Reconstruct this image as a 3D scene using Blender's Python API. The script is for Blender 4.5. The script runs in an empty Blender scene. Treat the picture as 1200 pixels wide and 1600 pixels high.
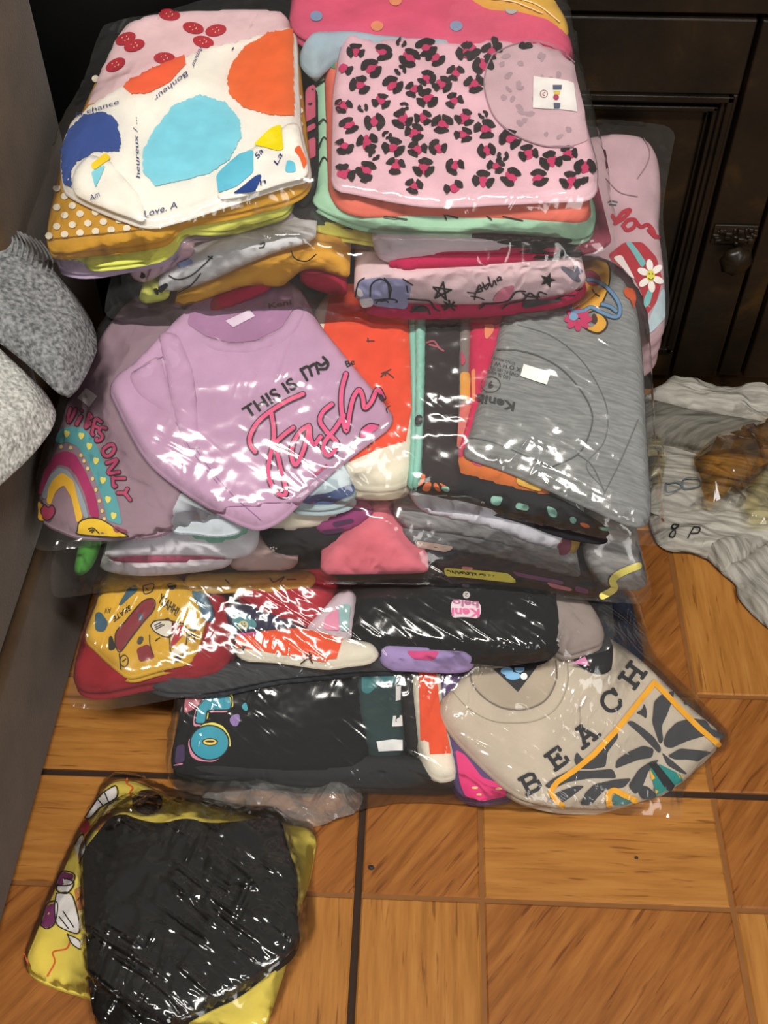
import bpy, math, random
import numpy as np
from mathutils import Vector, Matrix
from mathutils.geometry import delaunay_2d_cdt

# ------------------------------------------------------------------ camera, world, light
SC = bpy.context.scene
COL = SC.collection
PITCH, YAW, FPX, CAMZ = math.radians(48.0), math.radians(2.25), 1700.0, 1.0
cd = bpy.data.cameras.new('camera'); cam = bpy.data.objects.new('camera', cd); COL.objects.link(cam)
cd.sensor_fit = 'VERTICAL'; cd.sensor_height = 36.0; cd.lens = 36.0*FPX/1600.0; cd.clip_start = 0.02
cam.location = (0, 0, CAMZ); cam.rotation_euler = (math.pi/2-PITCH, 0, YAW)
SC.camera = cam
SC.view_settings.view_transform = 'Standard'; SC.view_settings.look = 'None'
SC.view_settings.gamma = 1.0; SC.view_settings.use_curve_mapping = False
SC.view_settings.exposure = 0.0
SC.cycles.transparent_max_bounces = 24
SC.cycles.max_bounces = 6
SC.cycles.use_denoising = True

W = bpy.data.worlds.new('room_ambient'); SC.world = W; W.use_nodes = True
W.node_tree.nodes['Background'].inputs[0].default_value = (1.0, 0.95, 0.88, 1)
W.node_tree.nodes['Background'].inputs[1].default_value = 0.15

def cf(x, y, z):                    # camera-heading frame -> world
    c, s = math.cos(YAW), math.sin(YAW)
    return np.array([x*c-y*s, x*s+y*c, z])

def area(name, loc, target, size, size_y, watts, col):
    l = bpy.data.lights.new(name, 'AREA'); l.shape = 'RECTANGLE'; l.size = size; l.size_y = size_y; l.energy = watts; l.color = col
    o = bpy.data.objects.new(name, l); COL.objects.link(o); o.location = loc
    o.rotation_euler = (Vector(target)-Vector(loc)).to_track_quat('-Z', 'Y').to_euler()
    return o
area('ceiling_tube_light', (-0.05, -0.25, 2.30), (0.05, 0.70, 0.2), 1.2, 0.2, 54, (1.0, 0.95, 0.87))
area('front_fill_light', (1.3, -1.7, 1.5), (0.0, 0.75, 0.3), 0.7, 1.4, 27, (1.0, 0.97, 0.93))  # added fill lamp, brightens the bag fronts and film glints; no known doorway

# ------------------------------------------------------------------ pixels -> rays
cY, sY, cP, sP = math.cos(YAW), math.sin(YAW), math.cos(PITCH), math.sin(PITCH)
R_ = np.array([cY, sY, 0]); Fh = np.array([-sY, cY, 0]); Zv = np.array([0, 0, 1.0])
Fw = Fh*cP - Zv*sP; Up = Fh*sP + Zv*cP
CAM = np.array([0, 0, CAMZ])
def rays(px):
    p = np.asarray(px, float).reshape(-1, 2)
    return Fw[None] + ((p[:, :1]-600)/FPX)*R_[None] - ((p[:, 1:]-800)/FPX)*Up[None]
def on_z(px, z=0.0):
    d = rays(px); t = (z-CAM[2])/d[:, 2]; return CAM+d*t[:, None]
def on_y(px, y):
    d = rays(px); t = (y-CAM[1])/d[:, 1]; return CAM+d*t[:, None]
def on_x(px, x):
    d = rays(px); t = (x-CAM[0])/d[:, 0]; return CAM+d*t[:, None]
def crop(x0, y0, s):
    return lambda *pts: [(x0+x/s, y0+y/s) for x, y in pts]

# ------------------------------------------------------------------ noise
def _hash(ix, iy, seed):
    n = (ix*374761393 + iy*668265263 + seed*1442695041) & 0xffffffff
    n = ((n ^ (n >> 13))*1274126177) & 0xffffffff
    return ((n ^ (n >> 16)) & 0xffff)/65535.0
def vnoise(x, y, seed=0):
    x = np.asarray(x, float); y = np.asarray(y, float)
    ix = np.floor(x).astype(np.int64); iy = np.floor(y).astype(np.int64)
    fx = x-ix; fy = y-iy; fx = fx*fx*fx*(fx*(fx*6-15)+10); fy = fy*fy*fy*(fy*(fy*6-15)+10)
    a = _hash(ix, iy, seed); b = _hash(ix+1, iy, seed); c = _hash(ix, iy+1, seed); d = _hash(ix+1, iy+1, seed)
    return (a*(1-fx)+b*fx)*(1-fy)+(c*(1-fx)+d*fx)*fy
def fbm(x, y, seed=0, o=3):
    s = 0; a = 0.5
    for k in range(o):
        s = s+a*(vnoise(x, y, seed+k*17)*2-1); x = x*2.03+3.1; y = y*2.03+1.7; a *= 0.5
    return s
def ridge(x, y, seed=0, o=3):
    s = 0; a = 0.5
    for k in range(o):
        s = s+a*(1-np.abs(vnoise(x, y, seed+k*31)*2-1)*1.6); x = x*1.9+5.2; y = y*1.9+2.3; a *= 0.5
    return s

# ------------------------------------------------------------------ materials
def lin(c):
    if isinstance(c, str): c = tuple(int(c[i:i+2], 16) for i in (0, 2, 4))
    return tuple(((v/255)/12.92 if v/255 <= 0.04045 else ((v/255+0.055)/1.055)**2.4) for v in c)+(1.0,)
class NT:
    def __init__(s, name):
        s.m = bpy.data.materials.new(name); s.m.use_nodes = True; s.t = s.m.node_tree; s.t.nodes.clear()
        s.out = s.n('ShaderNodeOutputMaterial')
    def n(s, typ, **kw):
        nd = s.t.nodes.new(typ)
        for k, v in kw.items():
            if k.startswith('i_'):
                key = k[2:]; nd.inputs[int(key) if key.isdigit() else key.replace('_', ' ')].default_value = v
            else: setattr(nd, k, v)
        return nd
    def l(s, a, b): s.t.links.new(a, b)
    def coords(s, scale=(1, 1, 1), rotz=0.0, kind='geo'):
        mp = s.n('ShaderNodeMapping'); mp.inputs['Scale'].default_value = scale
        src = s.n('ShaderNodeNewGeometry').outputs['Position'] if kind == 'geo' else s.n('ShaderNodeTexCoord').outputs['Object']
        if rotz:
            m0 = s.n('ShaderNodeMapping'); m0.inputs['Rotation'].default_value = (0, 0, rotz)
            s.l(src, m0.inputs[0]); src = m0.outputs[0]
        s.l(src, mp.inputs[0]); return mp.outputs[0]
    def ramp(s, fac, stops):
        r = s.n('ShaderNodeValToRGB'); e = r.color_ramp.elements
        while len(e) < len(stops): e.new(0.5)
        for i, (p, c) in enumerate(stops): e[i].position = p; e[i].color = c
        s.l(fac, r.inputs[0]); return r.outputs[0]
_mc = {}
def fabric(c, heather=0.0, rough=0.9, bump=0.25, name=None):
    key = (c, heather, rough, bump)
    if key in _mc: return _mc[key]
    k = NT('fabric_'+(c if isinstance(c, str) else '%02x%02x%02x' % c)); L = lin(c)
    co = k.coords((1, 1, 1))
    n1 = k.n('ShaderNodeTexNoise', i_Scale=900.0, i_Detail=2.0); k.l(co, n1.inputs[0])
    n2 = k.n('ShaderNodeTexNoise', i_Scale=26.0, i_Detail=4.0); k.l(co, n2.inputs[0])
    cw = k.coords((1, 1, 1), 0.9); n4 = k.n('ShaderNodeTexNoise', i_Scale=17.0, i_Detail=3.0); n4.noise_type = 'RIDGED_MULTIFRACTAL'; n4.inputs['Distortion'].default_value = 0.9; k.l(cw, n4.inputs[0])
    b = k.n('ShaderNodeBsdfPrincipled'); b.inputs['Roughness'].default_value = rough
    b.inputs['Specular IOR Level'].default_value = 0.15
    dk = tuple(v*(0.90) for v in L[:3])+(1,); lt = tuple(min(1, v*1.08) for v in L[:3])+(1,)
    if heather:
        co2 = k.coords((60, 500, 60), 0.15); n3 = k.n('ShaderNodeTexNoise', i_Scale=1.0, i_Detail=4.0); k.l(co2, n3.inputs[0])
        dk = tuple(v*(1-heather) for v in L[:3])+(1,); lt = tuple(min(1, v*(1+heather)) for v in L[:3])+(1,)
        colr = k.ramp(n3.outputs[0], [(0.32, dk), (0.68, lt)])
    else:
        colr = k.ramp(n2.outputs[0], [(0.3, dk), (0.7, lt)])
    k.l(colr, b.inputs['Base Color'])
    bm = k.n('ShaderNodeBump', i_Strength=bump, i_Distance=0.0012); k.l(n1.outputs[0], bm.inputs['Height'])
    bm2 = k.n('ShaderNodeBump', i_Strength=0.35, i_Distance=0.004); k.l(n2.outputs[0], bm2.inputs['Height']); k.l(bm.outputs[0], bm2.inputs['Normal'])
    bm3 = k.n('ShaderNodeBump', i_Strength=0.45, i_Distance=0.006); k.l(n4.outputs[0], bm3.inputs['Height']); k.l(bm2.outputs[0], bm3.inputs['Normal'])
    k.l(bm3.outputs[0], b.inputs['Normal']); k.l(b.outputs[0], k.out.inputs[0])
    _mc[key] = k.m; return k.m
def ink(c, rough=0.6):
    key = ('ink', c, rough)
    if key in _mc: return _mc[key]
    k = NT('print_'+(c if isinstance(c, str) else '%02x%02x%02x' % c))
    b = k.n('ShaderNodeBsdfPrincipled'); b.inputs['Roughness'].default_value = rough; b.inputs['Specular IOR Level'].default_value = 0.25
    L = lin(c); co = k.coords(); n = k.n('ShaderNodeTexNoise', i_Scale=60.0, i_Detail=4.0); k.l(co, n.inputs[0])
    k.l(k.ramp(n.outputs[0], [(0.3, tuple(v*0.92 for v in L[:3])+(1,)), (0.7, tuple(min(1, v*1.06) for v in L[:3])+(1,))]), b.inputs['Base Color'])
    k.l(b.outputs[0], k.out.inputs[0]); _mc[key] = k.m; return k.m
def film_mat(name, tint=(0.985, 0.985, 0.98), haze=0.02, scale=0.85, bump=0.5, rough=0.12, gain=0.95, dist=1.0, veil=0.10):
    k = NT(name)
    hs = []
    for q, (sc, rot) in enumerate((((13, 95, 60), 0.55), ((95, 16, 60), 0.25), ((60, 60, 60), 0.0))):
        co = k.coords(tuple(v*scale for v in sc), rot, 'obj')
        a = k.n('ShaderNodeTexNoise', i_Scale=1.0, i_Detail=(2.5, 2.5, 4.0)[q]); a.noise_type = 'RIDGED_MULTIFRACTAL'; a.inputs['Distortion'].default_value = (0.7, 0.7, 0.3)[q]; k.l(co, a.inputs[0])
        cm = k.coords((11, 11, 11), q*0.7, 'obj'); mm = k.n('ShaderNodeTexNoise', i_Scale=1.0, i_Detail=2.0); mp_ = k.n('ShaderNodeVectorMath', operation='ADD'); mp_.inputs[1].default_value = (q*7.3+1, q*3.1, 2.0*q); k.l(cm, mp_.inputs[0]); k.l(mp_.outputs[0], mm.inputs[0])
        mk = k.ramp(mm.outputs[0], [((0.42, 0.45, 0.52)[q], (0, 0, 0, 1)), (0.66, (1, 1, 1, 1))])
        ml = k.n('ShaderNodeMath', operation='MULTIPLY'); k.l(a.outputs[0], ml.inputs[0]); k.l(mk, ml.inputs[1]); hs.append(ml.outputs[0])
    prev = None
    for h, st, ds in zip(hs, (bump*0.75, bump, bump*0.4), (0.0040*dist, 0.0040*dist, 0.0016*dist)):
        b2 = k.n('ShaderNodeBump', i_Strength=st, i_Distance=ds); k.l(h, b2.inputs['Height'])
        if prev is not None: k.l(prev, b2.inputs['Normal'])
        prev = b2.outputs[0]
    fr = k.n('ShaderNodeFresnel', i_IOR=1.5); k.l(b2.outputs[0], fr.inputs['Normal'])
    mu = k.n('ShaderNodeMath', operation='MULTIPLY', use_clamp=True); mu.inputs[1].default_value = gain; k.l(fr.outputs[0], mu.inputs[0])
    tr = k.n('ShaderNodeBsdfTransparent'); tr.inputs[0].default_value = tint+(1,)
    df = k.n('ShaderNodeBsdfDiffuse'); df.inputs[0].default_value = (0.85, 0.85, 0.83, 1); k.l(b2.outputs[0], df.inputs['Normal'])
    sm_ = k.n('ShaderNodeMath', operation='ADD'); k.l(hs[0], sm_.inputs[0]); k.l(hs[1], sm_.inputs[1])
    vr = k.n('ShaderNodeMapRange', i_1=0.35, i_2=1.3, i_3=haze, i_4=haze+veil); k.l(sm_.outputs[0], vr.inputs[0])
    m1 = k.n('ShaderNodeMixShader'); k.l(vr.outputs[0], m1.inputs[0]); k.l(tr.outputs[0], m1.inputs[1]); k.l(df.outputs[0], m1.inputs[2])
    gl = k.n('ShaderNodeBsdfGlossy'); gl.inputs['Roughness'].default_value = rough; gl.inputs[0].default_value = (1, 1, 1, 1); k.l(b2.outputs[0], gl.inputs['Normal'])
    m2 = k.n('ShaderNodeMixShader'); k.l(mu.outputs[0], m2.inputs[0]); k.l(m1.outputs[0], m2.inputs[1]); k.l(gl.outputs[0], m2.inputs[2])
    k.l(m2.outputs[0], k.out.inputs[0]); return k.m

# ------------------------------------------------------------------ things and meshes
ORG = {}
def tag(o, label, cat, group=None, kind=None):
    o['label'] = label; o['category'] = cat
    if group: o['group'] = group
    if kind: o['kind'] = kind
    return o
def thing(name, label, cat, loc=(0, 0, 0), group=None):
    o = bpy.data.objects.new(name, None); COL.objects.link(o); o.location = tuple(float(v) for v in loc); o.empty_display_size = 0.05
    ORG[o] = np.array(o.location, float); tag(o, label, cat, group); return o
def obj(name, V, F, mat, parent=None, smooth=True, origin=None):
    V = np.asarray(V, float)
    if parent is not None:
        org = ORG[parent]
    else:
        org = np.array(origin, float) if origin is not None else np.zeros(3)
    me = bpy.data.meshes.new(name); me.from_pydata((V-org).tolist(), [], [list(map(int, f)) for f in F]); me.update()
    if mat is not None: me.materials.append(mat)
    if smooth: me.polygons.foreach_set('use_smooth', [True]*len(me.polygons))
    o = bpy.data.objects.new(name, me); COL.objects.link(o)
    if parent is not None: o.parent = parent
    else: o.location = tuple(org)
    ORG[o] = org
    return o
def join(parts):
    V = []; F = []; n = 0
    for v, f in parts:
        V.append(np.asarray(v, float)); F += [[i+n for i in q] for q in f]; n += len(v)
    return np.concatenate(V), F
def box(x0, x1, y0, y1, z0, z1, bev=0.0):
    b = bev
    if b <= 0:
        V = [(x, y, z) for z in (z0, z1) for y in (y0, y1) for x in (x0, x1)]
        return V, [(0, 2, 3, 1), (4, 5, 7, 6), (0, 1, 5, 4), (2, 6, 7, 3), (0, 4, 6, 2), (1, 3, 7, 5)]
    import bmesh
    bm = bmesh.new(); bmesh.ops.create_cube(bm, size=1.0)
    for v in bm.verts: v.co = Vector(((x0+x1)/2+v.co.x*(x1-x0), (y0+y1)/2+v.co.y*(y1-y0), (z0+z1)/2+v.co.z*(z1-z0)))
    bmesh.ops.bevel(bm, geom=list(bm.edges), offset=b, segments=3, affect='EDGES', profile=0.5)
    V = [tuple(v.co) for v in bm.verts]; bm.verts.index_update(); F = [[v.index for v in f.verts] for f in bm.faces]; bm.free()
    return V, F

# ------------------------------------------------------------------ 2-D polygon helpers
def chaikin(P, n=1, cmax=0.004):
    # soften the corners of a closed outline, cutting at most cmax off an edge end
    P = np.asarray(P, float)
    for q in range(2*n):
        Q = np.roll(P, -1, 0); L = np.linalg.norm(Q-P, axis=1)[:, None]+1e-12; k = np.minimum(0.28, cmax*(0.45**q)/L)
        P = np.stack([P+(Q-P)*k, Q+(P-Q)*k], 1).reshape(-1, 2)
    return P
def catmull(P, k=6):
    P = np.asarray(P, float)
    if len(P) < 3: return P
    E = np.concatenate([[2*P[0]-P[1]], P, [2*P[-1]-P[-2]]]); out = []
    for i in range(len(P)-1):
        a, b, c, d = E[i:i+4]
        for t in np.arange(k)/k:
            out.append(0.5*((2*b)+(c-a)*t+(2*a-5*b+4*c-d)*t*t+(3*b-a-3*c+d)*t**3))
    out.append(P[-1]); return np.array(out)
def resample(P, step, closed=True):
    P = np.asarray(P, float); out = []; n = len(P)
    for i in range(n if closed else n-1):
        a, b = P[i], P[(i+1) % n]; m = max(1, int(round(np.linalg.norm(b-a)/step)))
        for j in range(m): out.append(a+(b-a)*j/m)
    if not closed: out.append(P[-1])
    return np.array(out)
def inside(P, X, Y):
    r = np.zeros(X.shape, bool); n = len(P); j = n-1
    for i in range(n):
        xi, yi = P[i]; xj, yj = P[j]
        c = ((yi > Y) != (yj > Y)); 
        if yj != yi: r ^= c & (X < (xj-xi)*(Y-yi)/(yj-yi)+xi)
        j = i
    return r
def pdist(P, X, Y):
    d = np.full(X.shape, 1e9); n = len(P)
    for i in range(n):
        ax, ay = P[i]; bx, by = P[(i+1) % n]; dx, dy = bx-ax, by-ay; L = dx*dx+dy*dy+1e-18
        t = np.clip(((X-ax)*dx+(Y-ay)*dy)/L, 0, 1); d = np.minimum(d, (X-ax-t*dx)**2+(Y-ay-t*dy)**2)
    return np.sqrt(d)
def fill(P, res):
    P0 = np.asarray(P, float); P = resample(P0, res)
    x0, y0 = P.min(0); x1, y1 = P.max(0)
    gx, gy = np.meshgrid(np.arange(x0+res/2, x1, res), np.arange(y0+res/2, y1, res*0.866))
    gx = gx+(np.arange(gx.shape[0]) % 2)[:, None]*res*0.5
    gx, gy = gx.ravel(), gy.ravel()
    if len(gx):
        ok = inside(P0, gx, gy); gx, gy = gx[ok], gy[ok]
    if len(gx):
        ok = pdist(P0, gx, gy) > res*0.45; gx, gy = gx[ok], gy[ok]
    pts = [Vector((float(a), float(b))) for a, b in P]+[Vector((float(a), float(b))) for a, b in zip(gx, gy)]
    v, e, f, *_ = delaunay_2d_cdt(pts, [], [list(range(len(P)))], 1, 1e-7)
    return P0, np.array([(q.x, q.y) for q in v]), [list(q) for q in f]

# ------------------------------------------------------------------ surfaces on which the garments lie
class Surf:
    def __init__(s, yf, zf, yb, zb, flat=None, fall=None, amp=0.002, seed=1, bow=0.0):
        s.O = cf(0, yf, zf); s.ex = R_.copy(); s.ey = cf(0, yb, zb)-s.O; s.L = np.linalg.norm(s.ey); s.ey /= s.L
        s.n = np.cross(s.ex, s.ey); s.sl = (zb-zf)/(yb-yf); s.flat = flat; s.fall = fall; s.amp = amp; s.seed = seed; s.bow = bow
    def H(s, a, b):
        a = np.asarray(a, float); b = np.asarray(b, float)
        h = s.amp*fbm(a*14, b*14, s.seed)
        if s.flat is not None:
            t = np.maximum(0, b-s.flat); h = h-t*s.sl*t/(t+0.03)
        if s.fall is not None: h = h-s.fall(a, b)
        return h
    def P(s, a, b, h):
        a = np.asarray(a, float)[:, None]; b = np.asarray(b, float)[:, None]; h = np.asarray(h, float)[:, None]
        return s.O+a*s.ex+b*s.ey+h*s.n
    def px(s, px, hf=None, off=0.0):
        d = rays(px); hf = hf or (lambda a, b: s.H(a, b)+off); h = np.zeros(len(d)); 
        for _ in range(10):
            t = (h-(CAM-s.O)@s.n)/(d@s.n); p = CAM+d*t[:, None]; a = (p-s.O)@s.ex; b = (p-s.O)@s.ey
            h = 0.5*h+0.5*hf(a, b)
        return np.stack([a, b], 1)
    def local(s, P):
        q = np.asarray(P)-s.O; return q@s.ex, q@s.ey, q@s.n

class Slab:
    """a soft folded piece of cloth: rounded edges, wrinkles, a side wall made of fold rings"""
    def __init__(s, parent, name, surf, poly, mat, top=0.0, thick=0.012, r=0.006, folds=1, wr=0.002, wsc=30, res=0.0055, sm=1, seed=0, bag=None, zbot=None, aniso=(1, 1), rot=0.0, wall=0.0, corner=0.008, sdir=None):
        s.surf, s.top_, s.r, s.wr, s.wsc, s.seed, s.an, s.rot = surf, top, r, wr, wsc, seed, aniso, rot
        lp = surf.px(poly, off=top); lp = chaikin(lp, sm, corner) if sm else lp
        s.B, V2, F = fill(lp, res)
        a, b = V2[:, 0], V2[:, 1]
        h = s.h(a, b); V = surf.P(a, b, h)
        cnt = {}
        for f in F:
            for i in range(len(f)):
                e = (f[i], f[(i+1) % len(f)]); k = (min(e), max(e)); cnt.setdefault(k, []).append(e)
        be = [v[0] for v in cnt.values() if len(v) == 1]
        nrm = {}
        for i, j in be:
            d = V2[j]-V2[i]; nn = np.array([d[1], -d[0]]); nn /= (np.linalg.norm(nn)+1e-12)
            nrm[i] = nrm.get(i, 0)+nn; nrm[j] = nrm.get(j, 0)+nn
        ids = list(nrm); idx = {v: k for k, v in enumerate(ids)}
        N = np.array([nrm[i]/(np.linalg.norm(nrm[i])+1e-12) for i in ids]); T = V[ids]
        N3 = N[:, :1]*surf.ex+N[:, 1:]*surf.ey; N3[:, 2] *= 0.0
        zt = T[:, 2]; th = np.full(len(ids), thick)
        if zbot is not None: th = np.maximum(0.003, zt-zbot)
        rings = [T]; K = folds*4 if sdir is None else 3
        for q in range(1, K+1):
            if sdir is not None:
                rings.append(T+np.asarray(sdir)*thick*q/K); continue
            ph = (q % 4); bulge = (0.35, 1.0, 0.35, 0.0)[ph-1 if ph else 3]
            Q = T.copy(); Q[:, 2] = zt-th*q/K; Q = Q+N3*(bulge*min(r*0.45, thick/folds*0.5)+wall*(q/K)); 
            if q == K: Q = Q-N3*0.003
            rings.append(Q)
        base = len(V); allV = np.concatenate([V]+rings[1:]); FF = list(F); m = len(ids)
        for q in range(K):
            for i, j in be:
                i0 = i if q == 0 else base+(q-1)*m+idx[i]; j0 = j if q == 0 else base+(q-1)*m+idx[j]
                i1 = base+q*m+idx[i]; j1 = base+q*m+idx[j]
                FF.append([j0, i0, i1, j1])
        s.V = allV; s.o = obj(name, allV, FF, mat, parent)
        if bag is not None: bag.append(allV)
    def h(s, a, b):
        d = pdist(s.B, a, b); u = 1-np.clip(d/s.r, 0, 1)
        c, q = math.cos(s.rot), math.sin(s.rot); A = a*c+b*q; Bq = -a*q+b*c
        w = s.wr*fbm(A*s.wsc*s.an[0], Bq*s.wsc*s.an[1], s.seed+5) + s.wr*0.6*ridge(A*s.wsc*0.7*s.an[0], Bq*s.wsc*0.7*s.an[1], s.seed+9, 2)
        return s.surf.H(a, b)+s.top_-s.r*(1-np.sqrt(np.maximum(0, 1-u*u)))+w*np.clip(d/0.01, 0, 1)

class Patch:                                   # lets prints use the same call on any height function
    def __init__(s, surf, hf): s.surf = surf; s.h = hf

def drape2(sl, A, lift):
    return sl.surf.P(A[:, 0], A[:, 1], sl.h(A[:, 0], A[:, 1])+lift+0.0004)
def prn(parent, name, sl, polys, mat, lift=0.0007, sm=1, res=0.006):
    parts = []
    for p in polys:
        lp = sl.surf.px(p, sl.h); lp = chaikin(lp, sm, 0.0018) if sm else lp
        _, V2, F = fill(lp, res); parts.append((drape2(sl, V2, lift), F))
    if len(parts) <= 12: return [obj(name, V, F, mat, parent) for V, F in parts][0]
    V, F = join(parts); o = obj(name, V, F, mat, parent); o['kind'] = 'stuff'; return o
def ribbon(sl, pts, w, lift, smooth=True, taper=False):
    P = catmull(pts, 7) if smooth else np.asarray(pts, float)
    if not smooth: P = resample(P, 6, False)
    T = np.gradient(P, axis=0); T /= (np.linalg.norm(T, axis=1)[:, None]+1e-9); N = np.stack([-T[:, 1], T[:, 0]], 1)
    n = len(P); wv = np.full(n, w/2.0)
    if taper: wv = wv*(0.35+0.65*np.sin(np.linspace(0.15, 2.9, n)))
    # round caps
    rows = []
    for k, (cc, ss) in enumerate(((0.45, -0.5), (0.85, -0.3))):
        rows.append((P[0]+T[0]*w*ss*1.0, N[0], wv[0]*cc))
    rows = [(P[0]-T[0]*w*0.45, N[0], wv[0]*0.4), (P[0]-T[0]*w*0.28, N[0], wv[0]*0.82)]+[(P[i], N[i], wv[i]) for i in range(n)]+[(P[-1]+T[-1]*w*0.28, N[-1], wv[-1]*0.82), (P[-1]+T[-1]*w*0.45, N[-1], wv[-1]*0.4)]
    L = np.array([p+q*k for p, q, k in rows]); Rr = np.array([p-q*k for p, q, k in rows]); m = len(rows)
    lp = sl.surf.px(np.concatenate([L, Rr]), sl.h); V = drape2(sl, lp, lift)
    return V, [[i, i+1, m+i+1, m+i] for i in range(m-1)]
def strokes(parent, name, sl, lines, w, mat, lift=0.0009, smooth=True, taper=False):
    rb = [ribbon(sl, l, w, lift+0.00002*i, smooth, taper) for i, l in enumerate(lines)]
    if name in ('badge_print', 'scribble_print', 'vine_print', 'palm_print', 'squiggle_print', 'neck_seam', 'sleeve_seam', 'seam', 'handwriting_lettering'): return [obj(name, V, F, mat, parent) for V, F in rb][0]
    V, F = join(rb); return obj(name, V, F, mat, parent)
def circ(cx, cy, rx, ry=None, n=18, rot=0.0, wob=0.0, seed=0):
    ry = ry or rx; rnd = random.Random(seed); out = []
    for i in range(n):
        t = 2*math.pi*i/n; k = 1+wob*(rnd.random()*2-1); x = rx*k*math.cos(t); y = ry*k*math.sin(t)
        out.append((cx+x*math.cos(rot)-y*math.sin(rot), cy+x*math.sin(rot)+y*math.cos(rot)))
    return out
def text(parent, name, sl, s, p0, p1, up, mat, bold=0.0, lift=0.0009, shear=0.0):
    cu = bpy.data.curves.new('t', 'FONT'); cu.body = s; cu.resolution_u = 3; cu.offset = bold
    o = bpy.data.objects.new('t', cu); me = bpy.data.meshes.new_from_object(o)
    V = np.array([v.co[:2] for v in me.vertices]); F = [list(p.vertices) for p in me.polygons]
    bpy.data.objects.remove(o); bpy.data.meshes.remove(me); bpy.data.curves.remove(cu)
    x0, x1 = V[:, 0].min(), V[:, 0].max(); p0 = np.array(p0, float); p1 = np.array(p1, float); up = np.array(up, float)
    y = V[:, 1:]/0.70
    Q = p0+((V[:, :1]-x0)/(x1-x0))*(p1-p0)+y*up+shear*y*(p1-p0)/np.linalg.norm(p1-p0)*np.linalg.norm(up)
    lp = sl.surf.px(Q, sl.h); return obj(name, drape2(sl, lp, lift), F, mat, parent)

# ------------------------------------------------------------------ clear plastic film draped over the contents of a bag
def film(label, surf, outline, zb, contents, mat, cell=0.004, res=0.0034, eps=0.002, crk=0.0016, seed=0, group=None, cat='plastic bag', sm=1, iters=260, sag=0.0, tilt=None, name='plastic_bag', flat=False):
    z0, y0s, slp = zb if isinstance(zb, tuple) else (zb, 0.0, 0.0)
    if zb is None:
        ab = surf.px(outline, off=-0.003); p = surf.P(ab[:, 0], ab[:, 1], surf.H(ab[:, 0], ab[:, 1])-0.003)
    else:
        d = rays(outline); tt = (z0-slp*y0s-CAM[2])/(d[:, 2]-slp*(d@Fh)); p = CAM+d*tt[:, None]
    a, b, h0 = surf.local(p); lp = chaikin(np.stack([a, b], 1), sm, 0.01) if sm else np.stack([a, b], 1)
    mn = lp.min(0)-3*cell; mx = lp.max(0)+3*cell
    nx, ny = ((mx-mn)/cell).astype(int)+1
    X, Y = np.meshgrid(mn[0]+np.arange(nx)*cell, mn[1]+np.arange(ny)*cell)
    def base(A, B):
        # local height at which world z equals zb
        if zb is None: return surf.H(A, B)-0.003
        P0 = surf.O+np.asarray(A)[..., None]*surf.ex+np.asarray(B)[..., None]*surf.ey
        den = Zv-slp*Fh
        return (z0-slp*y0s-P0@den)/(surf.n@den)
    # the seam outline was found at z = zb; re-read its plane coordinates with the height included
    lp = lp
    ins = inside(lp, X.ravel(), Y.ravel()).reshape(X.shape)
    B0 = base(X, Y); ob = np.full(X.shape, -1.0)
    for V in contents:
        A, Bq, Hh = surf.local(V); i = np.round((A-mn[0])/cell).astype(int); j = np.round((Bq-mn[1])/cell).astype(int)
        ok = (i >= 0) & (i < nx) & (j >= 0) & (j < ny); np.maximum.at(ob, (j[ok], i[ok]), Hh[ok])
    for _ in range(2):
        q = ob.copy()
        q[1:] = np.maximum(q[1:], ob[:-1]); q[:-1] = np.maximum(q[:-1], ob[1:]); q[:, 1:] = np.maximum(q[:, 1:], ob[:, :-1]); q[:, :-1] = np.maximum(q[:, :-1], ob[:, 1:]); ob = q
    ob = np.where(ob > -0.9, ob+eps, -1.0)
    Z = np.where(ins, np.maximum(B0, ob), B0)
    for _ in range(iters):
        m = Z.copy(); m[1:-1, 1:-1] = 0.25*(Z[:-2, 1:-1]+Z[2:, 1:-1]+Z[1:-1, :-2]+Z[1:-1, 2:])-sag
        m = np.maximum(np.maximum(m, ob), B0); Z = np.where(ins, m, B0)
    Bd, V2, F = fill(lp, res)
    fx = np.clip((V2[:, 0]-mn[0])/cell, 0, nx-1.001); fy = np.clip((V2[:, 1]-mn[1])/cell, 0, ny-1.001)
    i = fx.astype(int); j = fy.astype(int); u = fx-i; v = fy-j
    def bil(G): return (G[j, i]*(1-u)+G[j, i+1]*u)*(1-v)+(G[j+1, i]*(1-u)+G[j+1, i+1]*u)*v
    h = bil(Z); gap = np.clip((h-bil(np.maximum(ob, -0.2)))/0.008, 0, 1); d = pdist(Bd, V2[:, 0], V2[:, 1])
    A, Bq = V2[:, 0], V2[:, 1]
    wx = A+0.02*fbm(A*9, Bq*9, seed+40); wy = Bq+0.02*fbm(A*9, Bq*9, seed+41)
    c1 = ridge(wx*22+wy*9, wy*55-wx*12, seed, 3); c2 = ridge(wx*60-wy*35, wy*30+wx*25, seed+7, 3)
    cr = np.maximum(0, c1*0.6+c2*0.55)*crk*(0.55+1.3*gap)*np.clip(d/0.012, 0.15, 1)
    h = h+cr
    edge = (1-np.clip(d/0.02, 0, 1))
    V = surf.P(A, Bq, h)
    V[:, 2] += edge*0.003*np.abs(fbm(A*60, Bq*60, seed+3))
    org = (float(V[:, 0].mean()), float(V[:, 1].mean()), float(V[:, 2].min()))
    o = obj(name, V, F, mat, None, not flat, origin=org)
    tag(o, label, cat, group); return o

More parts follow.
